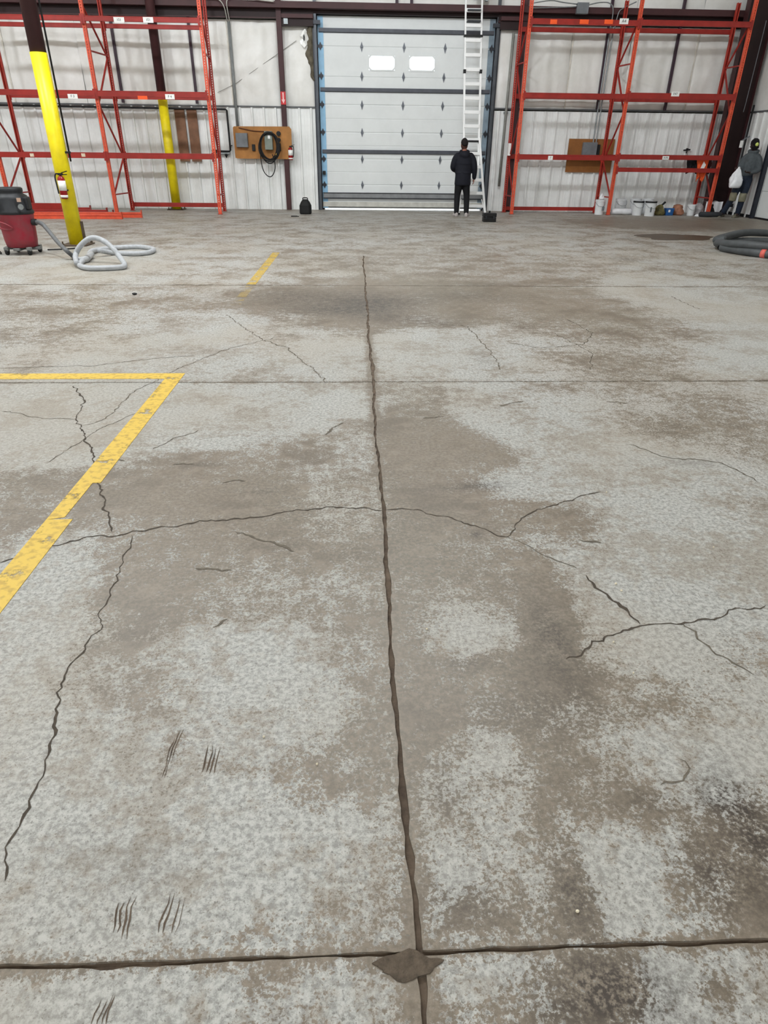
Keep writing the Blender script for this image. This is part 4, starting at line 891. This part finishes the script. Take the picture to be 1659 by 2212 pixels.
# ------------------------------------------------------------------ pails and bags at the foot of the right rack
def pail(loc, h, r, label, rim=None, lid=False, m=M_white):
    t = thing('pail', label, 'bucket', loc, 'white pails by the right rack')
    wall_ = 0.006
    prof = [(r*0.86, 0.0), (r*0.98, h*0.86), (r*1.04, h*0.87), (r*1.04, h*0.92), (r, h*0.93), (r*1.02, h)]
    if not lid: prof += [(r*0.99-wall_, h), (r*0.84-wall_, 0.01)]
    MB().lathe(prof, n=24).build('body', m, t, smooth=False)
    if lid: MB().lathe([(r*1.06, h*0.965), (r*1.06, h*1.01), (r*0.95, h*1.02), (r*0.93, h*1.0)], n=24).build('lid', m, t)
    if rim: MB().lathe([(r*1.05, h*0.90), (r*1.07, h*0.92), (r*1.07, h*1.01), (r*1.0, h*1.015), (r*0.96, h*0.98)], n=24).build('rim', rim, t)
    MB().tube(smooth_path([(-r*1.05, 0, h*0.84), (-r*0.7, -r*0.95, h*0.62), (0, -r*1.25, h*0.55), (r*0.7, -r*0.95, h*0.62), (r*1.05, 0, h*0.84)], 4), 0.004, 5).build('bail', M_galv, t)
    return t
p1_ = pail((6.52, 18.82, 0), 0.36, 0.125, 'narrow white pail with a white bag on top by the middle rack post'); 
MB().box(0.03, 0.09, -0.13, -0.115, 0.10, 0.20).build('label', M_grey, p1_)
bagm = mat('white_bag_plastic', (240, 241, 245), 0.35, var=0.05, scale=10)
def lump(name, label, cat, loc, rx, ry, h, m, seed, amp=0.3, rz=0, group=None, parts=None, top=0.4, alpha=None):
    t = thing(name, label, cat, loc, group, rz); rings = []; n = 22; K = 12
    for i in range(K+1):
        v = i/K; z = h*v; base = (math.sin(min(1, v*6)*math.pi/2)*0.25+0.75)*(1-(v**2.2)*(1-top))
        if i == K: base *= 0.5
        R = []
        for j in range(n):
            a = 2*math.pi*j/n
            k = base*(1+amp*mnoise.noise((math.cos(a)*1.7+seed, math.sin(a)*1.7, v*2.2+seed))+amp*0.5*mnoise.noise((math.cos(a)*4, math.sin(a)*4+seed, v*5)))
            R.append((rx*k*math.cos(a), ry*k*math.sin(a), max(0, z+0.06*h*mnoise.noise((a, v*4, seed)))))
        rings.append(R)
    for q in range(n): rings[0][q] = (rings[0][q][0], rings[0][q][1], 0)
    MB().loft(rings).build(parts or 'sack', m, t, smooth=True); return t
lump('plastic_bag', 'small white bag perched on the narrow white pail', 'bag', (6.54, 18.82, 0.362), 0.06, 0.05, 0.15, bagm, 1.2, 0.5)
pail((7.26, 19.28, 0), 0.36, 0.145, 'white pail standing rearmost left, behind the white roll', lid=True)
pail((7.62, 19.18, 0), 0.37, 0.145, 'white pail in the middle, behind the left black rimmed pail', lid=True)
pail((7.98, 19.22, 0), 0.37, 0.145, 'white pail rearmost right, peeking over the black rimmed pails', lid=True)
pail((7.50, 18.66, 0), 0.34, 0.135, 'white pail with a black rim, left of the front pair', rim=M_black)
p2_ = pail((7.74, 18.44, 0), 0.35, 0.14, 'white pail with a black rim, right of the front pair', rim=M_black)
MB().box(-0.045, -0.01, -0.142, -0.13, 0.10, 0.22).build('label', M_grey, p2_)
t = thing('plastic_roll', 'white plastic roll lying on the floor in front of the rear pails', 'roll', (7.13, 18.82, 0))
rr_ = [[(x, 0.075*k*math.cos(a)*(1+0.12*mnoise.noise((x*6, a, 1))), 0.075+0.075*k*math.sin(a)*(1+0.1*mnoise.noise((x*7, a, 4)))) for a in [2*math.pi*j/16 for j in range(16)]] for x, k in ((-0.27, .5), (-0.26, .9), (-0.15, 1.0), (0.0, 0.95), (0.12, 1.02), (0.25, .95), (0.28, .5))]
MB().loft(rr_).build('sheet_roll', bagm, t, smooth=True)
t = lump('tool_sack', 'yellow and black sack slumped beside the black rimmed pails', 'bag', (8.13, 18.72, 0), 0.12, 0.11, 0.26, mat('yellow_black_sack', (122, 112, 60), 0.6, var=0.4, scale=9, dirt=(26, 24, 20)), 4.1, 0.5)
MB().bar((-0.05, -0.02, 0.18), (0.12, 0.02, 0.32), 0.05, 0.02).build('strap', M_black, t)
t = thing('blue_box', 'small blue plastic box on the floor between the pails and a brown bag', 'box', (8.38, 18.72, 0))
MB().loft([[(sx*w, sy*w*0.8, z) for sx, sy in ((-1,-1),(1,-1),(1,1),(-1,1))] for w, z in ((0.095, 0), (0.105, 0.15))]).build('body', mat('blue_plastic', (34, 92, 158), 0.4), t, bevel=0.01)
MB().box(-0.11, 0.11, -0.09, 0.09, 0.15, 0.175).build('lid', mat('blue_plastic', (34, 92, 158), 0.4), t, bevel=0.008); MB().box(-0.05, 0.0, -0.09, -0.085, 0.08, 0.14).build('label', M_paper, t)
lump('paper_bag', 'crumpled brown paper bag beside the blue box', 'bag', (8.66, 18.82, 0), 0.15, 0.14, 0.26, mat('brown_paper', (172, 118, 92), 0.7, var=0.22, scale=8), 6.3, 0.5, top=0.7)
pail((8.97, 18.70, 0), 0.26, 0.105, 'small white pail with a wide rim in front of the right rack post', rim=M_white)
lump('clear_bag', 'translucent grey plastic bag bulging behind the small pail', 'bag', (9.22, 18.85, 0), 0.17, 0.15, 0.30, mat('clear_plastic', (168, 164, 166), 0.25, var=0.15, scale=9), 8.2, 0.4, top=0.3)
lump('rag', 'small white rag on the floor beside the small pail', 'rag', (9.07, 18.42, 0), 0.10, 0.07, 0.06, bagm, 9.4, 0.4)
t = lump('cloth', 'white cloth draped over a black crate by the frame column', 'cloth', (9.63, 18.94, 0.0), 0.17, 0.13, 0.30, M_bag, 3.3, 0.15, top=0.85, parts='crate')
vs_ = []; nx, nz = 16, 8
for j in range(nz+1):
    for i in range(nx+1):
        u = i/nx; v = j/nz; x = -0.23+0.46*u
        y = 0.16-0.46*min(v, 0.62)-0.0
        z = 0.33-max(0, (v-0.62))*0.62*(1+0.5*math.sin(u*9+1))+0.012*math.sin(u*17+v*5)
        vs_.append((x, y-0.02*math.sin(u*12)*(v > .6), z))
MB().add(vs_, [(j*(nx+1)+i, j*(nx+1)+i+1, (j+1)*(nx+1)+i+1, (j+1)*(nx+1)+i) for j in range(nz) for i in range(nx)]).build('drape', bagm, t, smooth=True)
t = thing('duffel', 'dark grey rolled duffel lying on the floor before the white cloth', 'bag', (9.29, 18.24, 0))
MB().loft([[(x, 0.07*k*math.cos(a), 0.065+0.065*k*math.sin(a)) for a in [2*math.pi*j/14 for j in range(14)]] for x, k in ((-0.30, .55), (-0.28, .9), (-0.1, 1.0), (0.1, .94), (0.28, .9), (0.30, .5))]).build('roll', mat('dark_grey_cloth', (52, 54, 58), 0.8), t, smooth=True)
# clothing hung over the lower beams at the rack's right end
def drape(name, label, cat, x0, x1, y, ztop, zbot, m, seed, loc, waves=3, tap=0.0):
    t = thing(name, label, cat, loc); nx, nz = 16, 14; vs_ = []
    for j in range(nz+1):
        for i in range(nx+1):
            u = i/nx; v = j/nz
            x = x0+(x1-x0)*(0.5+(u-0.5)*(1-tap*v))
            d = 0.05*math.sin(u*waves*math.pi*2+seed)*v+0.04*mnoise.noise((u*4, v*4, seed))
            vs_.append((x, y-0.04-abs(d)*1.2-0.05*math.sin(v*2.6), ztop+(zbot-ztop)*v*(1+0.12*math.sin(u*7+seed))))
    o = MB().add(vs_, [(j*(nx+1)+i, j*(nx+1)+i+1, (j+1)*(nx+1)+i+1, (j+1)*(nx+1)+i) for j in range(nz) for i in range(nx)]).build('cloth', m, t, smooth=True)
    s_ = o.modifiers.new('solid', 'SOLIDIFY'); s_.thickness = 0.012
    return t
drape('jacket', 'black jacket hung over the lower beams of the right rack', 'jacket', -0.17, 0.17, 0.0, 0.10, -0.27, mat('black_cloth', (16, 16, 22), 0.8), 1.0, (8.82, 18.95, 1.30), 2, 0.1)
t = drape('safety_vest', 'orange safety vest with a white stripe hung at the rack end post', 'vest', -0.18, 0.16, 0.0, 0.10, -0.42, mat('hivis_orange', (255, 100, 44), 0.6), 2.0, (9.06, 18.88, 1.28), 2, 0.45)
MB().prism([(-0.08, -0.17), (0.02, -0.17), (0.05, -0.08), (-0.02, 0.0)], -0.165, -0.16).build('reflective_stripe', M_paper, t)
t2 = drape('jacket', 'dark red and black jacket hung on the rack end post', 'jacket', -0.09, 0.09, 0.0, 0.06, -0.28, mat('dark_red_cloth', (60, 16, 18), 0.8), 3.0, (9.26, 18.98, 1.30), 1, 0.2)

# ------------------------------------------------------------------ people
M_skin = mat('skin', (150, 96, 78), 0.55, var=0.05)
M_navy = mat('navy_cloth', (14, 16, 30), 0.8, var=0.2, scale=12)
M_blackcloth = mat('black_trousers', (10, 10, 16), 0.8, var=0.2, scale=12)
def ell(c, rx, ry, n=18, tilt=(0, 0)):
    return [(c[0]+rx*math.cos(2*math.pi*j/n), c[1]+ry*math.sin(2*math.pi*j/n), c[2]+tilt[0]*rx*math.cos(2*math.pi*j/n)+tilt[1]*ry*math.sin(2*math.pi*j/n)) for j in range(n)]
def limb(mb, pts, rs, n=14, k=5):
    P = smooth_path(pts, k); R = []
    for i in range(len(P)):
        f = i/k; a = min(int(f), len(rs)-2); t_ = min(1, f-a); R.append(rs[a]*(1-t_)+rs[a+1]*t_)
    mb.tube(P, R, n)
    mb.ball(P[0], R[0], R[0], R[0], 10, 6); mb.ball(P[-1], R[-1], R[-1], R[-1], 10, 6)
def head(mb, c, face, up=(0, 0, 1), s=1.0):
    c = Vector(c); f = Vector(face).normalized(); u = Vector(up); u = (u-f*u.dot(f)).normalized(); r = f.cross(u)
    P = lambda a, b, d: c+r*(a*s)+f*(b*s)+u*(d*s)
    # skull and jaw as one loft, then brow, nose, lips, ears
    rings = []
    for d, rw, fr, bk in ((-0.115, .022, .060, -.005), (-0.105, .042, .080, -.03), (-0.08, .056, .088, -.055), (-0.045, .066, .092, -.075), (0.0, .074, .094, -.092), (0.04, .077, .094, -.100), (0.075, .070, .080, -.094), (0.10, .052, .055, -.072), (0.115, .026, .022, -.04)):
        R = []
        for j in range(18):
            a = 2*math.pi*j/18; y = math.sin(a); R.append(P(rw*math.cos(a), (fr+bk)/2+(fr-bk)/2*y, d))
        rings.append(R)
    mb.loft(rings)
    q = lambda a, b, d, x, y, z: mb.ball(P(a, b, d), x*s, y*s, z*s, 10, 6)
    mb.tube([P(0, .092, .025), P(0, .108, -.005), P(0, .118, -.022), P(0, .098, -.034)], [.009*s, .012*s, .016*s, .012*s], 8)
    for sx in (-1, 1):
        q(sx*.030, .084, .026, .018, .012, .009); q(sx*.076, -.008, .0, .010, .022, .032); q(sx*.030, .086, .012, .013, .010, .008); q(sx*.040, .074, -.015, .018, .018, .014)
    q(0, .092, -.054, .024, .010, .007); q(0, .090, -.066, .021, .010, .007)
    return P
def hand(mb, wrist, d, palm_n, s=1.0, curl=0.5, side=1):
    w = Vector(wrist); d = Vector(d).normalized(); nrm = Vector(palm_n); nrm = (nrm-d*nrm.dot(d)).normalized(); a = d.cross(nrm)*side
    rings = []
    for t_, hw, th in ((-0.02, .026, .020), (0.0, .028, .019), (.03, .038, .017), (.06, .042, .015), (.085, .040, .012)):
        rings.append([w+d*(t_*s)+a*(hw*s*math.cos(2*math.pi*j/12))+nrm*(th*s*math.sin(2*math.pi*j/12)) for j in range(12)])
    mb.loft(rings)
    for k, (off, ln) in enumerate(((-.030, .068), (-.010, .078), (.010, .073), (.029, .058))):
        p = w+d*(.080*s)+a*(off*s); pts = [p]; dd = d.copy()
        for q, f in enumerate((.45, .32, .23)):
            ang = curl*(0.6+0.5*q); dd = (dd*math.cos(ang*0.8)+nrm*math.sin(ang*0.8)).normalized(); nn = nrm
            p = p+dd*(ln*f*s); pts.append(p)
        mb.tube(pts, [.0095*s, .009*s, .0085*s, .007*s], 8)
    p = w+d*(.022*s)-a*(.030*s)
    mb.tube([p, p+d*(.025*s)-a*(.022*s)+nrm*.008, p+d*(.050*s)-a*(.026*s)+nrm*.016, p+d*(.068*s)-a*(.022*s)+nrm*.024], [.013*s, .011*s, .010*s, .008*s], 8)
def shoe(mb, heel, d, s=1.0):
    h = Vector(heel); d = Vector(d).normalized(); a = Vector((d.y, -d.x, 0))
    rings = []
    for t_, hw, top in ((-.045, .020, .05), (-.03, .034, .085), (.02, .037, .10), (.07, .040, .085), (.13, .046, .065), (.18, .045, .055), (.215, .034, .045), (.23, .015, .03)):
        rings.append([h+d*(t_*s)+a*(hw*s*x)+Vector((0, 0, top*s*z)) for x, z in ((-1, 0), (-1.02, .3), (-.85, .75), (-.4, 1), (.4, 1), (.85, .75), (1.02, .3), (1, 0))])
    mb.loft(rings)
# --- person 1: seen from behind, looking up at the door
t = thing('person', 'person seen from behind in navy hooded coat and black trousers by the ladder', 'person', (2.66, 17.90, 0))
HB = MB()
limb(HB, [(0, 0.0, 0.86), (0, -0.01, 1.05), (0, -0.01, 1.22), (0, 0.0, 1.36)], [.10, .10, .10, .07]); limb(HB, [(0, 0.0, 1.34), (0, 0.01, 1.46), (-0.005, 0.015, 1.53)], [.06, .056, .056])
P1h = head(HB, (-0.012, 0.03, 1.575), (-0.10, 1, 0.42))
for s, el, wr in ((-1, (-0.235, 0.06, 1.10), (-0.13, 0.27, 1.02)), (1, (0.255, 0.01, 1.10), (0.285, 0.07, 0.86))):
    limb(HB, [(s*0.12, 0, 1.34), (s*0.19, 0, 1.32), el, wr], [.06, .055, .042, .027])
hand(HB, (-0.13, 0.27, 1.02), (0.45, 0.75, 0.1), (0.3, 0, -1), 1.0, 0.5, 1); hand(HB, (0.285, 0.07, 0.86), (0.05, 0.2, -1), (-1, 0.1, 0), 1.0, 0.45, -1)
for s, kn, an in ((-1, (-0.105, 0.03, 0.47), (-0.115, -0.01, 0.09)), (1, (0.125, 0.03, 0.47), (0.135, -0.01, 0.09))):
    limb(HB, [(s*0.08, 0, 0.88), kn, an], [.085, .055, .04])
    f = Vector(an); limb(HB, [f, (f.x+0.02*s, f.y+0.13, 0.04)], [.038, .028])
remeshed('body', HB, M_skin, t, 0.009)
J = MB()
J.loft([ell((0, 0.0, z), rx, ry) for z, rx, ry in ((0.70, .195, .14), (0.74, .205, .15), (0.90, .195, .15), (1.02, .195, .145), (1.16, .205, .145), (1.28, .21, .14), (1.36, .175, .125), (1.41, .11, .10), (1.44, .08, .08))])
limb(J, [(-0.16, 0, 1.345), (-0.215, 0.0, 1.26), (-0.25, 0.05, 1.09), (-0.14, 0.26, 1.02)], [.075, .082, .072, .052])
limb(J, [(0.16, 0, 1.345), (0.225, 0.0, 1.25), (0.275, 0.0, 1.08), (0.29, 0.06, 0.875)], [.075, .082, .07, .052])
J.ball((0, -0.095, 1.37), .125, .075, .085); J.tube([(0.10*math.cos(a), -0.01+0.085*math.sin(a), 1.44+0.02*math.sin(a)) for a in [2*math.pi*i/18 for i in range(18)]], 0.03, 8, closed=True)
for z, w in ((1.18, .004), (0.98, .004)): J.tube([(0.2*math.cos(a), 0.145*math.sin(a), z) for a in [2*math.pi*i/24 for i in range(24)]], 0.012, 6, closed=True)
remeshed('coat', J, M_navy, t, 0.014, 2)
T = MB()
T.loft([ell((0, 0, z), rx, ry) for z, rx, ry in ((0.70, .16, .12), (0.80, .17, .13), (0.92, .16, .12))])
for s, kn, an in ((-1, (-0.11, 0.03, 0.47), (-0.115, -0.01, 0.10)), (1, (0.125, 0.03, 0.47), (0.135, -0.01, 0.10))): limb(T, [(s*0.085, 0, 0.82), (s*0.095, 0.01, 0.66), kn, an], [.105, .098, .078, .062])
remeshed('trousers', T, M_blackcloth, t, 0.014, 2)
S = MB(); shoe(S, (-0.115, -0.03, 0), (-0.12, 1, 0), 1.1); S.build('shoe', mat('grey_trainers', (188, 180, 178), 0.6), t, smooth=True, bevel=0)
S = MB(); shoe(S, (0.135, -0.03, 0), (0.35, 1, 0), 1.1); S.build('shoe', mat('grey_trainers', (188, 180, 178), 0.6), t, smooth=True)
Hh = MB(); c = Vector((-0.012, 0.03, 1.575)); f = Vector((-0.10, 1, 0.42)).normalized(); u = Vector((0, 0, 1)); u = (u-f*u.dot(f)).normalized(); r = f.cross(u)
P = lambda a, b, d: c+r*a+f*b+u*d
Hh.loft([[P(rw*math.cos(a), yc+yr*math.sin(a), d+0.02*math.sin(a)) for a in [2*math.pi*j/18 for j in range(18)]] for k, (d, rw, yc, yr) in enumerate(((0.040, .087, -.008, .112), (0.080, .084, -.010, .107), (0.110, .066, -.012, .084), (0.130, .042, -.014, .052), (0.139, .016, -.014, .020)))])
Hh.build('beanie', mat('black_knit_hat', (26, 20, 20), 0.9), t, smooth=True)
Hr = MB(); Hr.loft([[P(rw*math.cos(a), yc+yr*math.sin(a), d) for a in [math.pi+math.pi*q/12 for q in range(13)]] for d, rw, yc, yr in ((-0.085, .050, -.03, .054), (-0.03, .081, -.012, .094), (0.02, .083, -.008, .101), (0.05, .074, -.008, .090))], caps=False)
o = Hr.build('hair', mat('brown_hair', (92, 58, 48), 0.8, var=0.3, scale=60), t, smooth=True); sm = o.modifiers.new('solid', 'SOLIDIFY'); sm.thickness = 0.008
# --- person 2: by the right wall, head turned down to the bag
t = thing('person', 'person in grey hooded sweatshirt, jeans and knee pads standing by the right wall', 'person', (9.90, 18.22, 0))
F2 = Vector((-0.55, -0.83, 0)).normalized(); R2v = Vector((-0.83, 0.55, 0))   # facing, own right hand side
def q2(r_, f_, z_): return tuple(R2v*r_+F2*f_+Vector((0, 0, z_)))
def ell2(c, rx, ry, n=18):
    o = Vector(c); return [tuple(o+R2v*(rx*math.cos(2*math.pi*j/n))+F2*(ry*math.sin(2*math.pi*j/n))) for j in range(n)]
HB = MB()
limb(HB, [q2(-.06, 0, 0.92), q2(-.08, 0, 1.12), q2(-.10, 0.0, 1.30), q2(-.10, 0.02, 1.42)], [.10, .10, .10, .07]); limb(HB, [q2(-.10, .02, 1.42), q2(-.10, .04, 1.54), q2(-.10, .06, 1.60)], [.06, .056, .056])
hc = q2(-.095, .07, 1.665); hf = F2*0.75+R2v*0.95+Vector((0, 0, -0.35)); head(HB, hc, hf)
limb(HB, [q2(.02, .01, 1.42), q2(.045, .0, 1.37), q2(.13, .05, 1.14), q2(.12, .26, 1.16)], [.045, .042, .042, .028]); limb(HB, [q2(-.22, .01, 1.42), q2(-.245, 0, 1.37), q2(-.315, .06, 1.12), q2(-.16, .24, 1.05)], [.045, .042, .042, .028])
hand(HB, q2(.12, .27, 1.16), F2*1.0+R2v*0.5, (0, 0, -1), 1.0, 0.8, 1); hand(HB, q2(-.15, .25, 1.05), F2*0.6+R2v*0.9, (0, 0, 1), 1.0, 0.8, 1)
LEG = (((.03, 0, .92), (.10, .14, .50), (.26, .02, .09)), ((-.14, 0, .92), (-.12, .10, .49), (-.09, -.02, .09)))
for hp, kn, an in LEG:
    limb(HB, [q2(*hp), q2(*kn), q2(*an)], [.085, .055, .04]); limb(HB, [q2(*an), q2(an[0]+.02, an[1]+.13, .04)], [.038, .028])
remeshed('body', HB, mat('skin_dark', (58, 40, 38), 0.6), t, 0.009)
J = MB()
J.loft([ell2(q2(a, 0, z), rx, ry) for a, z, rx, ry in ((-.05, 0.95, .15, .12), (-.055, 0.99, .17, .135), (-.07, 1.10, .17, .135), (-.085, 1.25, .178, .13), (-.10, 1.38, .165, .12), (-.10, 1.46, .12, .10), (-.10, 1.52, .085, .085))])
limb(J, [q2(.02, 0, 1.40), q2(.075, 0, 1.33), q2(.13, .05, 1.13), q2(.115, .24, 1.155)], [.07, .075, .064, .046]); limb(J, [q2(-.22, 0, 1.40), q2(-.275, 0, 1.32), q2(-.32, .06, 1.11), q2(-.17, .22, 1.055)], [.07, .075, .064, .046])
J.tube([q2(-.10+.105*math.cos(a), -0.015+.09*math.sin(a), 1.52-.02*math.sin(a)) for a in [2*math.pi*i/18 for i in range(18)]], .036, 8, closed=True)
J.ball(q2(-.10, -.11, 1.48), .11, .09, .09)
remeshed('sweatshirt', J, mat('grey_fleece', (84, 90, 94), 0.9, var=0.16, scale=16), t, 0.014, 2)
T = MB()
T.loft([ell2(q2(-.055, 0, z), rx, ry) for z, rx, ry in ((0.84, .15, .12), (0.92, .175, .135), (1.0, .165, .125))])
for hp, kn, an in LEG: limb(T, [q2(hp[0], 0, .88), q2((hp[0]+kn[0])/2, kn[1]*.5, .70), q2(*kn), q2(an[0], an[1], .11)], [.105, .10, .082, .068])
remeshed('jeans', T, mat('dark_denim', (34, 44, 62), 0.8, var=0.2, scale=14), t, 0.014, 2)
for hp, kn, an in LEG:
    K_ = MB(); c0 = Vector(q2(*kn))
    K_.loft([[tuple(c0+R2v*(w*math.cos(a))+F2*(.02+d_*math.sin(a))+Vector((0, 0, z))) for a in [2*math.pi*j/16 for j in range(16)]] for z, w, d_ in ((-.11, .078, .084), (-.08, .086, .100), (0.0, .090, .110), (.07, .086, .100), (.09, .078, .086))])
    K_.build('knee_pad', mat('tan_knee_pad', (134, 130, 108), 0.6), t, smooth=True)
    S = MB(); shoe(S, q2(an[0], an[1]-.03, 0), F2+R2v*0.3, 1.15); S.build('boot', mat('grey_tan_boot', (112, 108, 92), 0.7), t, smooth=True)
C_ = MB(); c = Vector(hc); f = hf.normalized(); u = Vector((0, 0, 1)); u = (u-f*u.dot(f)).normalized(); r = f.cross(u)
P = lambda a, b, d: c+r*a+f*b+u*d
C_.loft([[P(rw*math.cos(a), yc+yr*math.sin(a), d) for a in [2*math.pi*j/18 for j in range(18)]] for d, rw, yc, yr in ((-.11, .062, -.01, .085), (-.06, .078, -.004, .098), (-.02, .082, -.004, .102), (0.03, .085, -.004, .105), (0.085, .078, -.006, .094), (0.112, .058, -.008, .068), (0.13, .03, -.008, .035))])
C_.build('balaclava', mat('black_knit', (18, 14, 16), 0.9), t, smooth=True)
MB().tube([tuple(P(-.086, 0, .03)), tuple(P(-.075, 0, .10)), tuple(P(0, 0, .138)), tuple(P(.075, 0, .10)), tuple(P(.086, 0, .03))], 0.009, 6).build('earmuff_band', M_black, t, smooth=True)
for s in (-1, 1): MB().tube([tuple(P(s*.072, 0, .0)), tuple(P(s*.095, 0, .0)), tuple(P(s*.112, 0, 0))], [.040, .042, .030], 14).build('earmuff_cup', mat('lime_earmuff', (214, 228, 120), 0.5), t, smooth=True)
# carried bag
b0 = Vector((9.90, 18.22, 0))+Vector(q2(.10, .40, 0.0))
t = lump('plastic_bag', 'large white plastic bag held by the person in the grey sweatshirt', 'bag', (b0.x, b0.y, 0.70), 0.17, 0.12, 0.44, bagm, 5.5, 0.45, top=0.22)
for v in (): pass
MB().tube(smooth_path([(-0.02, 0.0, 0.40), (0.0, 0.01, 0.46), (0.03, 0.02, 0.44)], 3), 0.02, 6).build('bag_handle', bagm, t, smooth=True)
